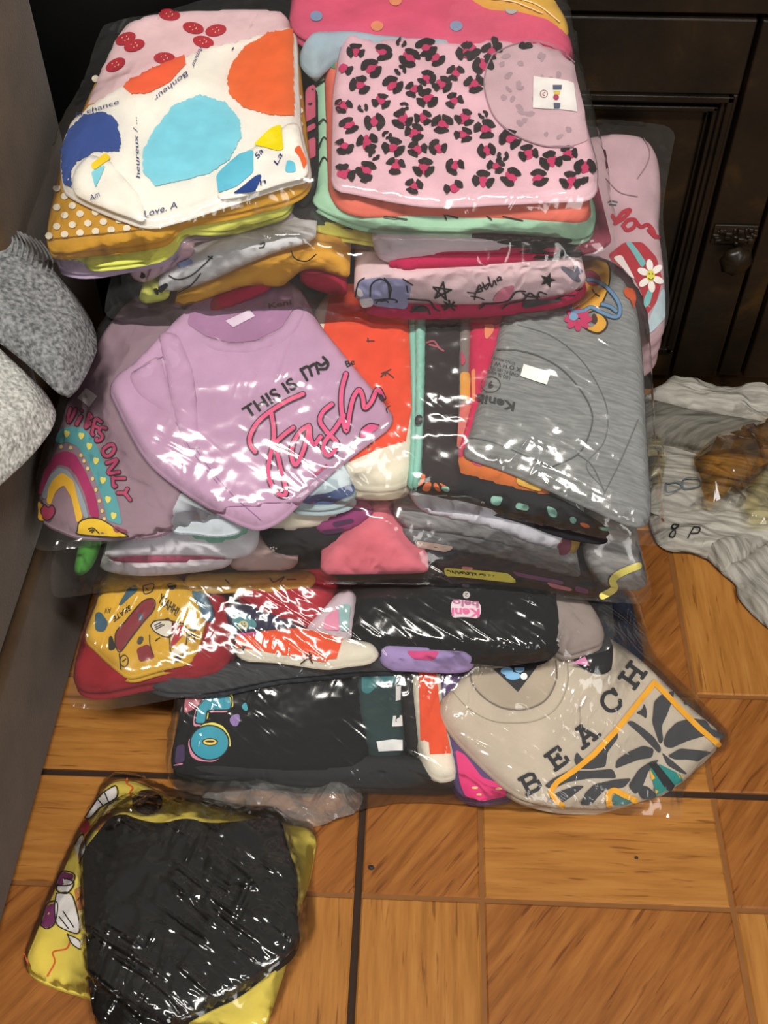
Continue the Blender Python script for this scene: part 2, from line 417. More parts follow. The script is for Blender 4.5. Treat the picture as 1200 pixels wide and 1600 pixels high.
# ================================================================== the room
U = 0.1167                                     # width of one narrow field of a floor tile
J = on_z([(569, 1222)])[0]                     # a crossing of two tile joints
def wood(name, c0, c1, c2, rot):
    k = NT(name)
    st = k.coords((110, 9, 60), rot); n1 = k.n('ShaderNodeTexNoise', i_Scale=1.0, i_Detail=6.0, i_Roughness=0.62); k.l(st, n1.inputs[0])
    st2 = k.coords((230, 16, 100), rot); n2 = k.n('ShaderNodeTexNoise', i_Scale=1.0, i_Detail=3.0); n2.inputs['Distortion'].default_value = 0.6; k.l(st2, n2.inputs[0])
    big = k.coords((6, 6, 6)); n3 = k.n('ShaderNodeTexNoise', i_Scale=1.0, i_Detail=3.0); k.l(big, n3.inputs[0])
    base = k.ramp(n1.outputs[0], [(0.30, lin(c0)), (0.5, lin(c1)), (0.72, lin(c2))])
    dk = k.ramp(n2.outputs[0], [(0.60, (0, 0, 0, 1)), (0.70, (1, 1, 1, 1))])
    mx = k.n('ShaderNodeMix', data_type='RGBA', blend_type='MULTIPLY'); k.l(base, mx.inputs[6]); mx.inputs[7].default_value = (0.42, 0.33, 0.26, 1)
    ml = k.n('ShaderNodeMath', operation='MULTIPLY'); k.l(dk, ml.inputs[0]); ml.inputs[1].default_value = 0.75; k.l(ml.outputs[0], mx.inputs[0])
    m3 = k.n('ShaderNodeMix', data_type='RGBA', blend_type='MULTIPLY'); k.l(mx.outputs[2], m3.inputs[6]); k.l(k.ramp(n3.outputs[0], [(0.3, (0.86, 0.84, 0.82, 1)), (0.7, (1, 1, 1, 1))]), m3.inputs[7]); m3.inputs[0].default_value = 1.0
    b = k.n('ShaderNodeBsdfPrincipled'); b.inputs['Roughness'].default_value = 0.5; b.inputs['Specular IOR Level'].default_value = 0.25
    k.l(m3.outputs[2], b.inputs['Base Color'])
    bm = k.n('ShaderNodeBump', i_Strength=0.25, i_Distance=0.0006); k.l(n2.outputs[0], bm.inputs['Height']); bm.invert = True; k.l(bm.outputs[0], b.inputs['Normal'])
    k.l(b.outputs[0], k.out.inputs[0]); return k.m
WV = wood('tile_field_lengthwise', '935f27', 'a87033', 'b57f3e', 0.0)
WH = wood('tile_field_crosswise', '935f27', 'a87033', 'b57f3e', math.pi/2)
WD = wood('tile_field_diagonal', '774519', '935a27', 'a56c33', math.radians(38))
GR = ink('33231a', 0.8); TB = ink('80542c', 0.5)
fl = obj('floor', *box(-1.5, 1.7, -1.3, 1.9, -0.02, -0.004), GR, None, False); fl['kind'] = 'structure'; fl['label'] = 'wood-look ceramic tile floor with dark recessed joints'; fl['category'] = 'floor'
bev = 0.0016; g = 0.0022
def field(w, d):
    # one raised field of a tile, with a chamfered rim, centred on its own origin
    V = []
    for z, i in ((-0.0016, 0.0), (0.0, bev)):
        V += [(-w/2+i, -d/2+i, z), (w/2-i, -d/2+i, z), (w/2-i, d/2-i, z), (-w/2+i, d/2-i, z)]
    F = [(4, 5, 6, 7)]+[(i, (i+1) % 4, 4+(i+1) % 4, 4+i) for i in range(4)]
    return V, F
cuts = [(0, U), (U, 3*U), (3*U, 4*U)]; jn = 0.0035
fm = {}
def fmesh(i, j):
    x0, x1 = cuts[i]; y0, y1 = cuts[j]
    x0 += jn if i == 0 else g; x1 -= jn if i == 2 else g; y0 += jn if j == 0 else g; y1 -= jn if j == 2 else g
    key = (i, j)
    if key not in fm:
        V, F = field(x1-x0, y1-y0); me = bpy.data.meshes.new('tile_field'); me.from_pydata(V, [], F)
        me.materials.append(WD if (i == 1) == (j == 1) else (WV if j == 1 else WH)); fm[key] = me
    return fm[key], (x0+x1)/2, (y0+y1)/2
tb = bpy.data.meshes.new('tile'); V, F = box(jn, 4*U-jn, jn, 4*U-jn, -0.004, -0.0016); tb.from_pydata(V, [], F); tb.materials.append(TB)
for ti in range(-2, 2):
    for tj in range(-2, 2):
        t = bpy.data.objects.new('tile', tb); COL.objects.link(t); t.parent = fl; t.location = (J[0]+ti*4*U, J[1]+tj*4*U, 0)
        for i in range(3):
            for j in range(3):
                me, cx, cy = fmesh(i, j); q = bpy.data.objects.new('tile_field', me); COL.objects.link(q); q.parent = t; q.location = (cx, cy, 0)

CABY = 1.13
# wall behind the cabinet and the one behind the sofa
k = NT('painted_wall'); b = k.n('ShaderNodeBsdfPrincipled'); b.inputs['Base Color'].default_value = lin('8f877a'); b.inputs['Roughness'].default_value = 0.9
co = k.coords((40, 40, 40)); n = k.n('ShaderNodeTexNoise', i_Scale=2.0, i_Detail=4.0); k.l(co, n.inputs[0]); bm = k.n('ShaderNodeBump', i_Strength=0.2, i_Distance=0.002); k.l(n.outputs[0], bm.inputs['Height']); k.l(bm.outputs[0], b.inputs['Normal']); k.l(b.outputs[0], k.out.inputs[0])
wl = obj('wall_back', *box(-1.5, 1.7, 1.62, 1.7, -0.004, 2.5), k.m, None, False); wl['kind'] = 'structure'; wl['label'] = 'plain painted wall behind the dark cabinet'; wl['category'] = 'wall'

# ---------------------------------------------------------------- dark wooden cabinet
def darkwood(name, c0, c1, c2, rough=0.38):
    k = NT(name); co = k.coords((1, 1, 1))
    n1 = k.n('ShaderNodeTexNoise', i_Scale=11.0, i_Detail=6.0, i_Roughness=0.6); n1.inputs['Distortion'].default_value = 0.5; k.l(co, n1.inputs[0])
    n2 = k.n('ShaderNodeTexNoise', i_Scale=160.0, i_Detail=3.0); k.l(co, n2.inputs[0])
    b = k.n('ShaderNodeBsdfPrincipled'); b.inputs['Roughness'].default_value = rough; b.inputs['Specular IOR Level'].default_value = 0.3
    k.l(k.ramp(n1.outputs[0], [(0.36, lin(c0)), (0.56, lin(c1)), (0.74, lin(c2))]), b.inputs['Base Color'])
    bm = k.n('ShaderNodeBump', i_Strength=0.25, i_Distance=0.001); k.l(n2.outputs[0], bm.inputs['Height']); k.l(bm.outputs[0], b.inputs['Normal']); k.l(b.outputs[0], k.out.inputs[0]); return k.m
DW = darkwood('dark_stained_wood', '120e09', '1e160d', '3a2810'); DM = darkwood('dark_stained_moulding', '0e0b08', '17110b', '241a0c', 0.3)
BK = ink('0a0a0a', 0.55)
def wz(x, y): p = on_y([(x, y)], CABY)[0]; return p[0], p[2]
cab = thing('cabinet', 'dark stained wooden cabinet with a panelled door behind the bag pile', 'cabinet', (0.25, CABY+0.2, 0))
zr = wz(1150, 27)[1]                                              # rail reveal
xd = wz(1160, 140)[0]                                             # right edge of the panelled door
xs2 = wz(1165, 452)[0]; xs3 = wz(1180, 530)[0]
xl = 0.02
obj('carcass', *box(-0.62, 0.95, CABY+0.02, CABY+0.44, 0.0, 0.92), DM, cab, False)
obj('top_rail', *box(xl, 0.93, CABY, CABY+0.02, zr+0.003, 0.80, 0.002), DW, cab, False)
obj('cabinet_top', *box(-0.64, 0.97, CABY-0.02, CABY+0.45, 0.92, 0.95, 0.006), DW, cab, False)
zt = wz(1000, 146)[1]; zb = wz(1030, 548)[1]; xi = wz(1112, 150)[0]
door = obj('door', *join([box(xl, xd-0.002, CABY, CABY+0.02, zt, zr-0.002, 0.002), box(xl, xd-0.002, CABY, CABY+0.02, 0.035, zb, 0.002), box(xi+0.012, xd-0.002, CABY+0.0005, CABY+0.02, zb, zt, 0.002)]), DW, cab, False)
obj('door_panel', *box(xl, xi+0.012, CABY+0.012, CABY+0.02, zb, zt), DW, door, False)
for q, (o0, o1, dep) in enumerate(((0.0, 0.007, -0.005), (0.009, 0.013, 0.004), (0.014, 0.019, -0.001), (0.021, 0.024, 0.006))):
    x1 = xi+0.012-o0+0.012; x0 = xi+0.012-o1+0.012
    obj('moulding', *join([box(x0, x1, CABY+dep, CABY+0.018, zb+o0, zt-o0, 0.0012), box(xl, x1, CABY+dep, CABY+0.018, zt-o1, zt-o0, 0.0012), box(xl, x1, CABY+dep, CABY+0.018, zb+o0, zb+o1, 0.0012)]), DM, door, False)
stile = obj('stile', *box(xd+0.003, xs2-0.006, CABY-0.001, CABY+0.02, 0.035, zr-0.002, 0.002), DW, cab, False)
obj('stile', *box(xs2, xs3-0.004, CABY+0.004, CABY+0.02, 0.035, zr-0.002, 0.002), DW, cab, False)
obj('side_door', *box(xs3, 0.93, CABY, CABY+0.02, 0.035, zr-0.002, 0.002), DW, cab, False)
obj('plinth', *box(-0.60, 0.93, CABY+0.012, CABY+0.03, 0.0, 0.034), DM, cab, False)
# ornate knob with its cast plate
kx, kz = wz(1145, 391); bx_, bz_ = wz(1147, 364)
BR = darkwood('aged_bronze', '15100a', '261d12', '4a3a22', 0.35)
parts = [box(bx_-0.026, bx_+0.026, CABY-0.004, CABY-0.001, bz_-0.013, bz_+0.013, 0.0012)]
rk = random.Random(5)
for i in range(26):
    x = bx_+rk.uniform(-0.024, 0.024); z = bz_+rk.uniform(-0.011, 0.011)*(1-abs(x-bx_)*14); w = rk.uniform(0.002, 0.0045); h = rk.uniform(0.0018, 0.004)
    parts.append(box(x-w, x+w, CABY-0.0045-rk.uniform(0.001, 0.004), CABY-0.003, z-h, z+h, 0.0016))
obj('knob_plate', *join(parts), BR, stile, True)
V = []; F = []; prof = [(0.0, -0.001), (0.007, -0.001), (0.0075, -0.012), (0.017, -0.018), (0.019, -0.024), (0.014, -0.030), (0.0, -0.032)]
n = 24
for r, y in prof:
    for i in range(n):
        rr = r*(1+0.07*math.cos(8*2*math.pi*i/n)*(r > 0.012)); V.append((kx+rr*math.cos(2*math.pi*i/n), CABY+y, kz+rr*math.sin(2*math.pi*i/n)))
for q in range(len(prof)-1):
    for i in range(n): F.append((q*n+i, q*n+(i+1) % n, (q+1)*n+(i+1) % n, (q+1)*n+i))
obj('knob', V, F, BR, stile)
# the bare black part of the cabinet front beside the sofa
obj('black_front', *box(-0.60, xl-0.004, CABY+0.004, CABY+0.02, 0.035, 0.80, 0.002), BK, cab, False)

# ---------------------------------------------------------------- sofa
def suede(name, c0, c1):
    k = NT(name); co = k.coords((1, 1, 1)); n1 = k.n('ShaderNodeTexNoise', i_Scale=16.0, i_Detail=6.0, i_Roughness=0.65); k.l(co, n1.inputs[0])
    n2 = k.n('ShaderNodeTexNoise', i_Scale=420.0, i_Detail=3.0); k.l(co, n2.inputs[0])
    b = k.n('ShaderNodeBsdfPrincipled'); b.inputs['Roughness'].default_value = 0.95; b.inputs['Specular IOR Level'].default_value = 0.1
    b.inputs['Sheen Weight'].default_value = 0.15
    k.l(k.ramp(n1.outputs[0], [(0.32, lin(c0)), (0.68, lin(c1))]), b.inputs['Base Color'])
    bm = k.n('ShaderNodeBump', i_Strength=0.35, i_Distance=0.0015); k.l(n2.outputs[0], bm.inputs['Height']); k.l(bm.outputs[0], b.inputs['Normal']); k.l(b.outputs[0], k.out.inputs[0]); return k.m
SU = suede('brown_suede', '493726', '5d4833')
SX = on_z([(0, 1466)])[0][0]                                      # the upholstered face stands on this line
sofa = thing('sofa', 'beige brown suede sofa standing beside the pile of bagged clothes', 'sofa', (SX-0.4, 0.5, 0))
obj('base', *box(SX-0.85, SX, -0.6, 1.03, 0.0, 0.17, 0.012), SU, sofa)
def cushion(x0, x1, y0, y1, z0, z1, bul, nx=24, ny=40):
    V, F = box(x0, x1, y0, y1, z0, z1, 0.03); V = np.array(V); return V, F
obj('seat_cushion', *box(SX-0.85, SX+0.002, -0.6, 0.80, 0.172, 0.38, 0.03), SU, sofa)
obj('arm', *box(SX-0.85, SX-0.004, 0.805, 1.03, 0.172, 0.75, 0.018), SU, sofa)
obj('backrest', *box(SX-0.85, SX-0.62, -0.6, 0.80, 0.382, 0.80, 0.03), SU, sofa)

# ================================================================== bagged clothes
A_ = crop(30, 0, 2.5532); B_ = crop(450, 0, 2.2642); D4 = crop(150, 320, 2.7907); D5 = crop(530, 360, 2.7907); E6 = crop(40, 450, 2.0)
E7 = crop(520, 440, 2.2222); E8 = crop(60, 770, 2.4); F1 = crop(520, 770, 2.2222); F2 = crop(90, 880, 2.5532); F3 = crop(520, 880, 2.4); F4 = crop(250, 1020, 2.5532)
F5 = crop(640, 980, 2.3077); F6 = crop(20, 1200, 2.4); F7 = crop(980, 560, 3.8095); G1 = crop(60, 580, 4.6154); G2 = crop(340, 530, 4.0); G3 = crop(120, 890, 5.0); G4 = crop(340, 880, 5.0)
G5 = crop(800, 1000, 3.4286); G6 = crop(640, 470, 5.4545); G7 = crop(860, 390, 6.0); G8 = crop(660, 900, 8.5714); H1 = crop(540, 360, 5.4545); H2 = crop(740, 360, 5.4545)
H3 = crop(270, 1060, 6.3158); H4 = crop(520, 1030, 6.0); H5 = crop(90, 130, 3.0); H6 = crop(200, 340, 3.3333); H7 = crop(640, 690, 3.0); H8 = crop(500, 460, 4.6154); C3 = crop(880, 0, 2.8571)
ID = lambda *p: list(p)
def one(cr, x, y): return cr((x, y))[0]
CLEAR = film_mat('clear_film', haze=0.02); CRISP = film_mat('crisp_film', haze=0.018, scale=1.1, bump=0.75, gain=0.8)
BAGS = 'clear bags of folded clothes in the pile'
BLACK = '101013'; WHITE = 'e6e2dc'
def shirt(label, surf, px, name='folded_shirt', cat='shirt', group=None):
    ab = surf.px([px]); loc = surf.P(ab[:, 0], ab[:, 1], np.array([-0.02]))[0]
    return thing(name, label, cat, loc, group)

# ---------------------------------------------------------------- bag on the floor (beach shirt)
S1 = Surf(0.497, 0.024, 0.60, 0.092, flat=0.12, fall=lambda a, b: np.maximum(0, a-0.10)**1.5*0.45, amp=0.004, seed=11)
c1 = []
t = shirt('charcoal garment folded flat along the front of the lowest bag', S1, (450, 1215))
Slab(t, 'body', S1, ID((290, 1180), (640, 1180), (720, 1205), (712, 1228), (560, 1224), (420, 1218), (296, 1208)), fabric('2a2a2c'), top=-0.004, zbot=0.004, folds=2, bag=c1, seed=3)
t = shirt('black shirt with big turquoise letters L and O in the lowest bag', S1, (420, 1130))
s = Slab(t, 'body', S1, ID((300, 1000), (290, 1070), (280, 1110), (266, 1180), (272, 1203), (400, 1205), (520, 1206), (568, 1198), (592, 1120), (590, 1000), (450, 960)), fabric(BLACK), top=0.0, zbot=0.012, folds=2, wr=0.004, wsc=18, bag=c1, seed=4)
L1 = H3((345, 180), (565, 175), (575, 285), (540, 310), (370, 315), (340, 340), (325, 420), (300, 445), (230, 440), (225, 400), (245, 300), (290, 215))
prn(t, 'letter', s, [H3((330, 160), (590, 140), (600, 280), (575, 290), (560, 180), (330, 190)), H3((335, 350), (360, 330), (345, 400), (330, 405)), H3((230, 510), (300, 450), (400, 430), (500, 470), (560, 560), (575, 660), (560, 680), (540, 560), (480, 490), (400, 460), (300, 470))], ink('e6d95a'), 0.0006)
prn(t, 'letter', s, [H3((205, 480), (205, 400), (230, 300), (240, 330), (225, 450), (300, 460)), H3((360, 320), (550, 310), (530, 335), (360, 335)), H3((150, 640), (170, 580), (185, 720), (260, 780), (400, 800), (480, 780), (400, 825), (260, 815), (180, 770))], ink('d98aa4'), 0.0006)
prn(t, 'letter', s, [L1, H3(*[(365+185*math.cos(x), 633+165*math.sin(x)) for x in np.linspace(0, 6.28, 24)[:-1]])], ink('2f93a8'), 0.0010)
strokes(t, 'letter', s, [L1+L1[:1], H3(*[(365+190*math.cos(x), 633+170*math.sin(x)) for x in np.linspace(0, 6.28, 24)])], 2.2, ink('111111'), 0.0013)
prn(t, 'letter', s, [circ(*one(H3, 370, 625), 12.5, 6)], ink('111111'), 0.0014)
prn(t, 'letter', s, [circ(*one(H3, 370, 626), 10.5, 4.6)], ink('e2c65c'), 0.0017); prn(t, 'letter', s, [circ(*one(H3, 370, 620), 7.5, 1.7)], ink('151515'), 0.002)
prn(t, 'motif_print', s, [H3((675, 280), (700, 245), (725, 235), (735, 270), (745, 310), (715, 325))], ink('3a9fb0'))
prn(t, 'motif_print', s, [H3((555, 400), (600, 355), (665, 350), (660, 430), (630, 480), (580, 460))], ink('8c74ac'))
prn(t, 'motif_print', s, [H3((140, 100), (340, 100), (320, 180), (240, 290), (120, 350), (110, 300))], ink('b0606e'))
strokes(t, 'motif_print', s, [H3((345, 110), (310, 210), (235, 290), (120, 350)), H3((200, 160), (190, 190), (205, 185)), H3((270, 140), (255, 180), (240, 190))], 1.6, ink('2a1618'), 0.0012)
prn(t, 'motif_print', s, [H3((40, 660), (120, 650), (120, 820), (20, 840))], ink('3f2b52')); prn(t, 'motif_print', s, [H3((10, 850), (105, 830), (100, 850), (10, 865))], ink('c27a98'), 0.001)
t = shirt('dark teal shirt with white size stickers beside the black lettered shirt', S1, (600, 1110))
s = Slab(t, 'body', S1, ID((552, 1000), (622, 1000), (628, 1110), (632, 1172), (575, 1178), (560, 1120)), fabric('2c3f40'), top=0.003, zbot=0.012, folds=2, wr=0.003, bag=c1, seed=5)
prn(t, 'teal_print', s, [H4((270, 90), (600, 60), (600, 230), (460, 220), (330, 330), (270, 300))], ink('2b6e72'))
prn(t, 'size_label_print', s, [H4((590, 250), (640, 250), (635, 380), (590, 390)), H4((565, 530), (650, 525), (655, 625), (555, 630)), H4((410, 770), (560, 750), (655, 755), (655, 855), (430, 865))], ink('dcdcdc'), 0.0012, 0)
t = shirt('dark red garment edge under the sticker shirt', S1, (600, 1192))
Slab(t, 'body', S1, H4((250, 1050), (380, 930), (640, 900), (660, 1010), (500, 1040), (280, 1080)), fabric('8a2a2e'), top=-0.004, zbot=0.01, bag=c1, seed=6)
t = shirt('black strip of a folded shirt beside the orange and white shirt', S1, (634, 1110))
Slab(t, 'body', S1, ID((620, 1000), (648, 1000), (650, 1080), (656, 1165), (640, 1172), (628, 1110)), fabric('221f21'), top=0.001, zbot=0.012, folds=2, bag=c1, seed=7)
t = shirt('cream shirt with bright orange block beside the beach shirt', S1, (675, 1120))
s = Slab(t, 'body', S1, ID((644, 1000), (684, 1000), (692, 1100), (712, 1195), (713, 1214), (673, 1217), (656, 1165), (646, 1080)), fabric('ddd6c4'), top=0.006, zbot=0.012, folds=2, bag=c1, seed=8)
prn(t, 'orange_block', s, [H4((800, 30), (960, 40), (1000, 400), (1050, 600), (1110, 880), (910, 890), (900, 775), (820, 755))], ink('d84f2b', 0.8), sm=0)
t = shirt('purple shirt with a hot pink fruit print under the beach shirt', S1, (745, 1200))
s = Slab(t, 'body', S1, ID((684, 1000), (740, 1000), (760, 1150), (812, 1238), (775, 1248), (722, 1247), (706, 1195), (692, 1100)), fabric('5d4a78'), top=0.002, zbot=0.008, folds=2, bag=c1, seed=9)
prn(t, 'fruit_print', s, [F5((165, 440), (200, 460), (260, 540), (345, 570), (350, 610), (260, 628), (200, 610), (180, 560))], ink('d62f74'))
prn(t, 'fruit_seed_print', s, [circ(*one(F5, 235, 578), 5, 2), circ(*one(F5, 320, 582), 5, 2), circ(*one(F5, 250, 603), 4, 2)], ink('e9c58a'), 0.0012)
t = shirt('navy and blue garment edge showing behind the beach shirt', S1, (975, 985))
Slab(t, 'body', S1, ID((930, 900), (985, 925), (1004, 1000), (1010, 1030), (960, 1015), (925, 960)), fabric('34405a'), top=-0.01, zbot=0.012, folds=2, bag=c1, seed=10)
# beach shirt
t = shirt('beige beach shirt with palm print and yellow frame in the lowest bag', S1, (900, 1150))
s = Slab(t, 'body', S1, F5((95, 290), (220, 150), (300, 20), (620, -20), (740, 45), (830, 110), (1000, 275), (1140, 390), (1070, 460), (990, 550), (860, 612), (720, 645), (560, 645), (440, 620), (370, 590), (290, 520), (170, 400)), fabric('b7ab9b'), top=0.014, thick=0.02, folds=2, wr=0.0016, wsc=22, bag=c1, seed=12)
bk = ink('26272a', 0.75); yl = ink('e0a01c', 0.7)
prn(t, 'neck_opening', s, [F5((220, 150), (525, 120), (528, 190), (490, 260), (430, 292), (330, 290), (260, 240), (222, 190))], fabric('a99c8b'), 0.0006)
strokes(t, 'neck_seam', s, [F5((218, 140), (225, 200), (270, 255), (340, 292), (420, 295), (490, 262), (528, 190), (527, 120))], 2.4, ink('6b6054'), 0.001)
strokes(t, 'neck_seam', s, [F5((150, 225), (210, 290), (290, 335), (370, 345), (460, 335), (530, 290), (568, 210), (570, 130))], 1.2, ink('948875'), 0.001)
prn(t, 'neck_label', s, [F5((300, 150), (460, 140), (390, 233))], ink('1b1b1d'), 0.0014, 0)
prn(t, 'label_logo', s, [circ(*one(F5, 350, 158), 10, 6), circ(*one(F5, 372, 176), 12, 6), circ(*one(F5, 395, 150), 8, 6)], ink('7fb2d6'), 0.0018); prn(t, 'label_logo', s, [circ(*one(F5, 411, 177), 5.5, 5.5)], ink('e8e8e8'), 0.0022)
def serif_strokes(lines): return [F5(*l) for l in lines]
def glyph(cr, ox, oy, ang, sc, segs):
    c, q = math.cos(ang), math.sin(ang); return [cr(*[(ox+sc*(x*c-y*q), oy+sc*(x*q+y*c)) for x, y in l]) for l in segs]
ang = math.radians(-38)
GL = {'B': [[(-.35, -.5), (-.35, .5)], [(-.5, -.5), (.15, -.5), (.36, -.38), (.36, -.14), (.15, -.02), (-.35, -.02)], [(.15, -.02), (.42, .1), (.42, .38), (.18, .5), (-.5, .5)]],
      'E': [[(-.32, -.5), (-.32, .5)], [(-.48, -.5), (.42, -.5), (.42, -.28)], [(-.32, 0), (.15, 0)], [(.15, -.14), (.15, .14)], [(-.48, .5), (.44, .5), (.44, .26)]],
      'A': [[(-.38, .5), (0, -.5), (.38, .5)], [(-.22, .15), (.22, .15)], [(-.58, .5), (-.18, .5)], [(.18, .5), (.58, .5)], [(-.2, -.5), (.1, -.5)]],
      'C': [[(.4, -.22), (.22, -.44), (-.1, -.5), (-.4, -.25), (-.44, .1), (-.3, .4), (0, .5), (.3, .42), (.42, .2)], [(.4, -.5), (.4, -.18)]],
      'H': [[(-.36, -.5), (-.36, .5)], [(.36, -.5), (.36, .5)], [(-.36, 0), (.36, 0)], [(-.54, -.5), (-.18, -.5)], [(-.54, .5), (-.18, .5)], [(.18, -.5), (.54, -.5)], [(.18, .5), (.54, .5)]]}
for ch, x, y, a_, sc in (('B', 100, 765, -28, 92), ('E', 240, 632, -36, 92), ('A', 392, 505, -38, 100), ('C', 530, 328, -30, 102), ('H', 645, 188, -54, 98)):
    strokes(t, 'letter', s, glyph(G5, x, y, math.radians(a_), sc, GL[ch]), 6.0, bk, 0.0012, smooth=(ch == 'C'))
# palm fronds
fr = [[(750, 440), (760, 330), (800, 290), (870, 270), (830, 400), (800, 460), (810, 540), (790, 560)], [(810, 540), (830, 490), (880, 440), (960, 418), (1040, 430), (1060, 470), (1140, 505), (1130, 530), (1040, 510), (940, 540), (850, 580), (815, 570)],
      [(610, 440), (640, 430), (700, 470), (760, 520), (800, 580), (790, 610), (740, 560), (680, 500)], [(550, 690), (560, 640), (620, 600), (700, 565), (760, 580), (750, 630), (680, 640), (600, 670)],
      [(330, 650), (345, 595), (380, 640), (440, 640), (470, 570), (560, 480), (570, 520), (510, 600), (500, 680), (420, 690), (360, 690)], [(170, 780), (220, 740), (300, 700), (420, 700), (540, 690), (560, 740), (420, 740), (300, 760), (210, 800)],
      [(190, 850), (250, 810), (340, 780), (390, 780), (330, 830), (270, 870), (210, 870)], [(360, 880), (390, 820), (440, 770), (560, 745), (640, 740), (600, 790), (500, 800), (450, 850), (420, 885)],
      [(620, 780), (680, 690), (740, 650), (790, 640), (730, 700), (700, 780), (660, 830)], [(650, 780), (720, 780), (780, 830), (760, 850), (700, 855)], [(830, 620), (900, 580), (1000, 590), (1070, 600), (1000, 650), (940, 640), (870, 640)], [(800, 600), (850, 640), (940, 720), (900, 710), (830, 670)],
      [(660, 390), (700, 370), (705, 335), (722, 380), (718, 425), (700, 405)], [(915, 332), (940, 332), (975, 347), (930, 347)]]
prn(t, 'palm_print', s, [G5(*f) for f in fr], ink('3a3c40', 0.8), 0.0009, 1, 0.004)
strokes(t, 'yellow_frame', s, [G5((270, 888), (235, 860), (205, 810), (240, 760), (330, 700), (440, 610), (560, 480), (680, 330), (762, 228)), G5((762, 228), (800, 265), (900, 370), (1000, 470), (1105, 560))], 8.5, yl, 0.0014, smooth=False)
prn(t, 'palm_trunk_print', s, [G5((735, 690), (790, 665), (900, 720), (915, 755), (770, 835))], ink('1d7f7a', 0.7), 0.0012, 0)
prn(t, 'palm_trunk_print', s, [G5((735, 690), (765, 740), (745, 750)), G5((880, 710), (915, 730), (905, 755)), G5((765, 800), (800, 815), (770, 832))], ink('e3a71d'), 0.0015, 0)
prn(t, 'palm_trunk_print', s, [G5((730, 660), (770, 655), (870, 780), (850, 810), (820, 800))], ink('1a1a1c'), 0.0018, 0)
strokes(t, 'arch_print', s, [G5((520, 885), (515, 830), (545, 805), (600, 830), (660, 860))], 9, yl, 0.0014)
prn(t, 'arch_print', s, [G5((540, 885), (535, 835), (560, 820), (650, 865), (600, 885))], ink('3c6a68'), 0.0012)
t = shirt('black garment corner with a pink triangle above the beach shirt', S1, (935, 1035))
s = Slab(t, 'body', S1, F3((900, 330), (980, 250), (1050, 270), (1048, 350), (1040, 400), (960, 388)), fabric('1c1c20'), top=0.03, thick=0.012, bag=c1, seed=13)
prn(t, 'pink_triangle', s, [F3((895, 375), (945, 350), (962, 385))], ink('d58cb4'), sm=0)
film('clear bag holding the beige beach shirt, lowest on the tiles', S1, ID((300, 1040), (280, 1090), (266, 1190), (268, 1232), (340, 1258), (450, 1286), (520, 1284), (570, 1262), (640, 1252), (760, 1258), (860, 1264), (940, 1270), (1030, 1275), (1070, 1284), (1062, 1240), (1100, 1192), (1150, 1156), (1110, 1108), (1020, 1020), (995, 940), (960, 880), (700, 840), (420, 860), (320, 940)), 0.003, c1, CRISP, seed=1, group=BAGS)

# ---------------------------------------------------------------- second bag (skateboard shirt, rolled black shirt)
S2 = Surf(0.563, 0.118, 0.672, 0.160, flat=0.115, amp=0.004, seed=21)
c2 = []
t = shirt('charcoal heather garment along the front underside of the second bag', S2, (400, 1055))
Slab(t, 'body', S2, ID((200, 1035), (420, 1030), (560, 1025), (700, 1018), (700, 1036), (560, 1040), (430, 1052), (330, 1074), (240, 1072)), fabric('3a3c40', 0.3), top=-0.014, thick=0.018, folds=2, bag=c2, seed=2, wr=0.006, wsc=30)
t = shirt('dark red shirt under the yellow skateboard shirt', S2, (230, 1040))
Slab(t, 'body', S2, ID((170, 900), (136, 960), (116, 1030), (113, 1066), (150, 1074), (230, 1056), (300, 1050), (352, 1036), (364, 985), (350, 930), (330, 890)), fabric('8c1d28'), top=-0.003, thick=0.024, folds=2, bag=c2, seed=3)
t = shirt('yellow shirt printed all over with skateboards', S2, (240, 970))
s = Slab(t, 'body', S2, G3((200, 0), (170, 180), (100, 350), (50, 520), (130, 590), (230, 690), (330, 770), (400, 822), (560, 770), (700, 735), (875, 700), (882, 640), (915, 625), (975, 420), (985, 300), (880, 100), (700, 0)), fabric('c99f33'), top=0.008, thick=0.014, folds=2, wr=0.0022, wsc=26, bag=c2, seed=4)
inkb = ink('201c18')
redb = G3((300, 590), (340, 645), (420, 545), (520, 415), (598, 325), (615, 255), (580, 228), (520, 250), (460, 310), (380, 410), (310, 490))
prn(t, 'skateboard_print', s, [redb, G3((465, 620), (560, 580), (615, 690), (490, 725))], ink('7d2029'))
prn(t, 'skateboard_print', s, [G3((325, 280), (400, 150), (470, 115), (480, 165), (400, 230), (345, 285)), G3((145, 340), (190, 330), (250, 420), (215, 490), (145, 480)), G3((480, 340), (505, 345), (525, 395), (500, 410), (478, 380))], ink('2f5368'))
wd_ = G3((578, 440), (620, 402), (745, 405), (738, 515), (690, 528), (615, 490))
prn(t, 'skateboard_print', s, [wd_, G3((738, 640), (838, 560), (838, 655), (750, 675))], ink('cfc9bd'))
prn(t, 'skateboard_print', s, [G3((745, 408), (785, 412), (770, 490), (738, 530)), G3((805, 425), (850, 450), (835, 510), (740, 625), (735, 570))], ink('a02a32'), 0.0009)
prn(t, 'skateboard_print', s, [G3((785, 412), (808, 428), (830, 500), (735, 570), (738, 530), (772, 490))], ink('d3cdc3'), 0.0008)
strokes(t, 'skateboard_print', s, [redb+redb[:1], wd_+wd_[:1], G3((745, 405), (855, 450), (840, 655), (745, 680), (725, 520)), G3((335, 660), (345, 780))], 1.7, inkb, 0.0012)
strokes(t, 'squiggle_print', s, [G3((610, 440), (660, 415)), G3((615, 455), (670, 430)), G3((620, 470), (685, 435)), G3((570, 515), (575, 590), (600, 670)), G3((615, 560), (650, 535))], 1.4, inkb, 0.0013)
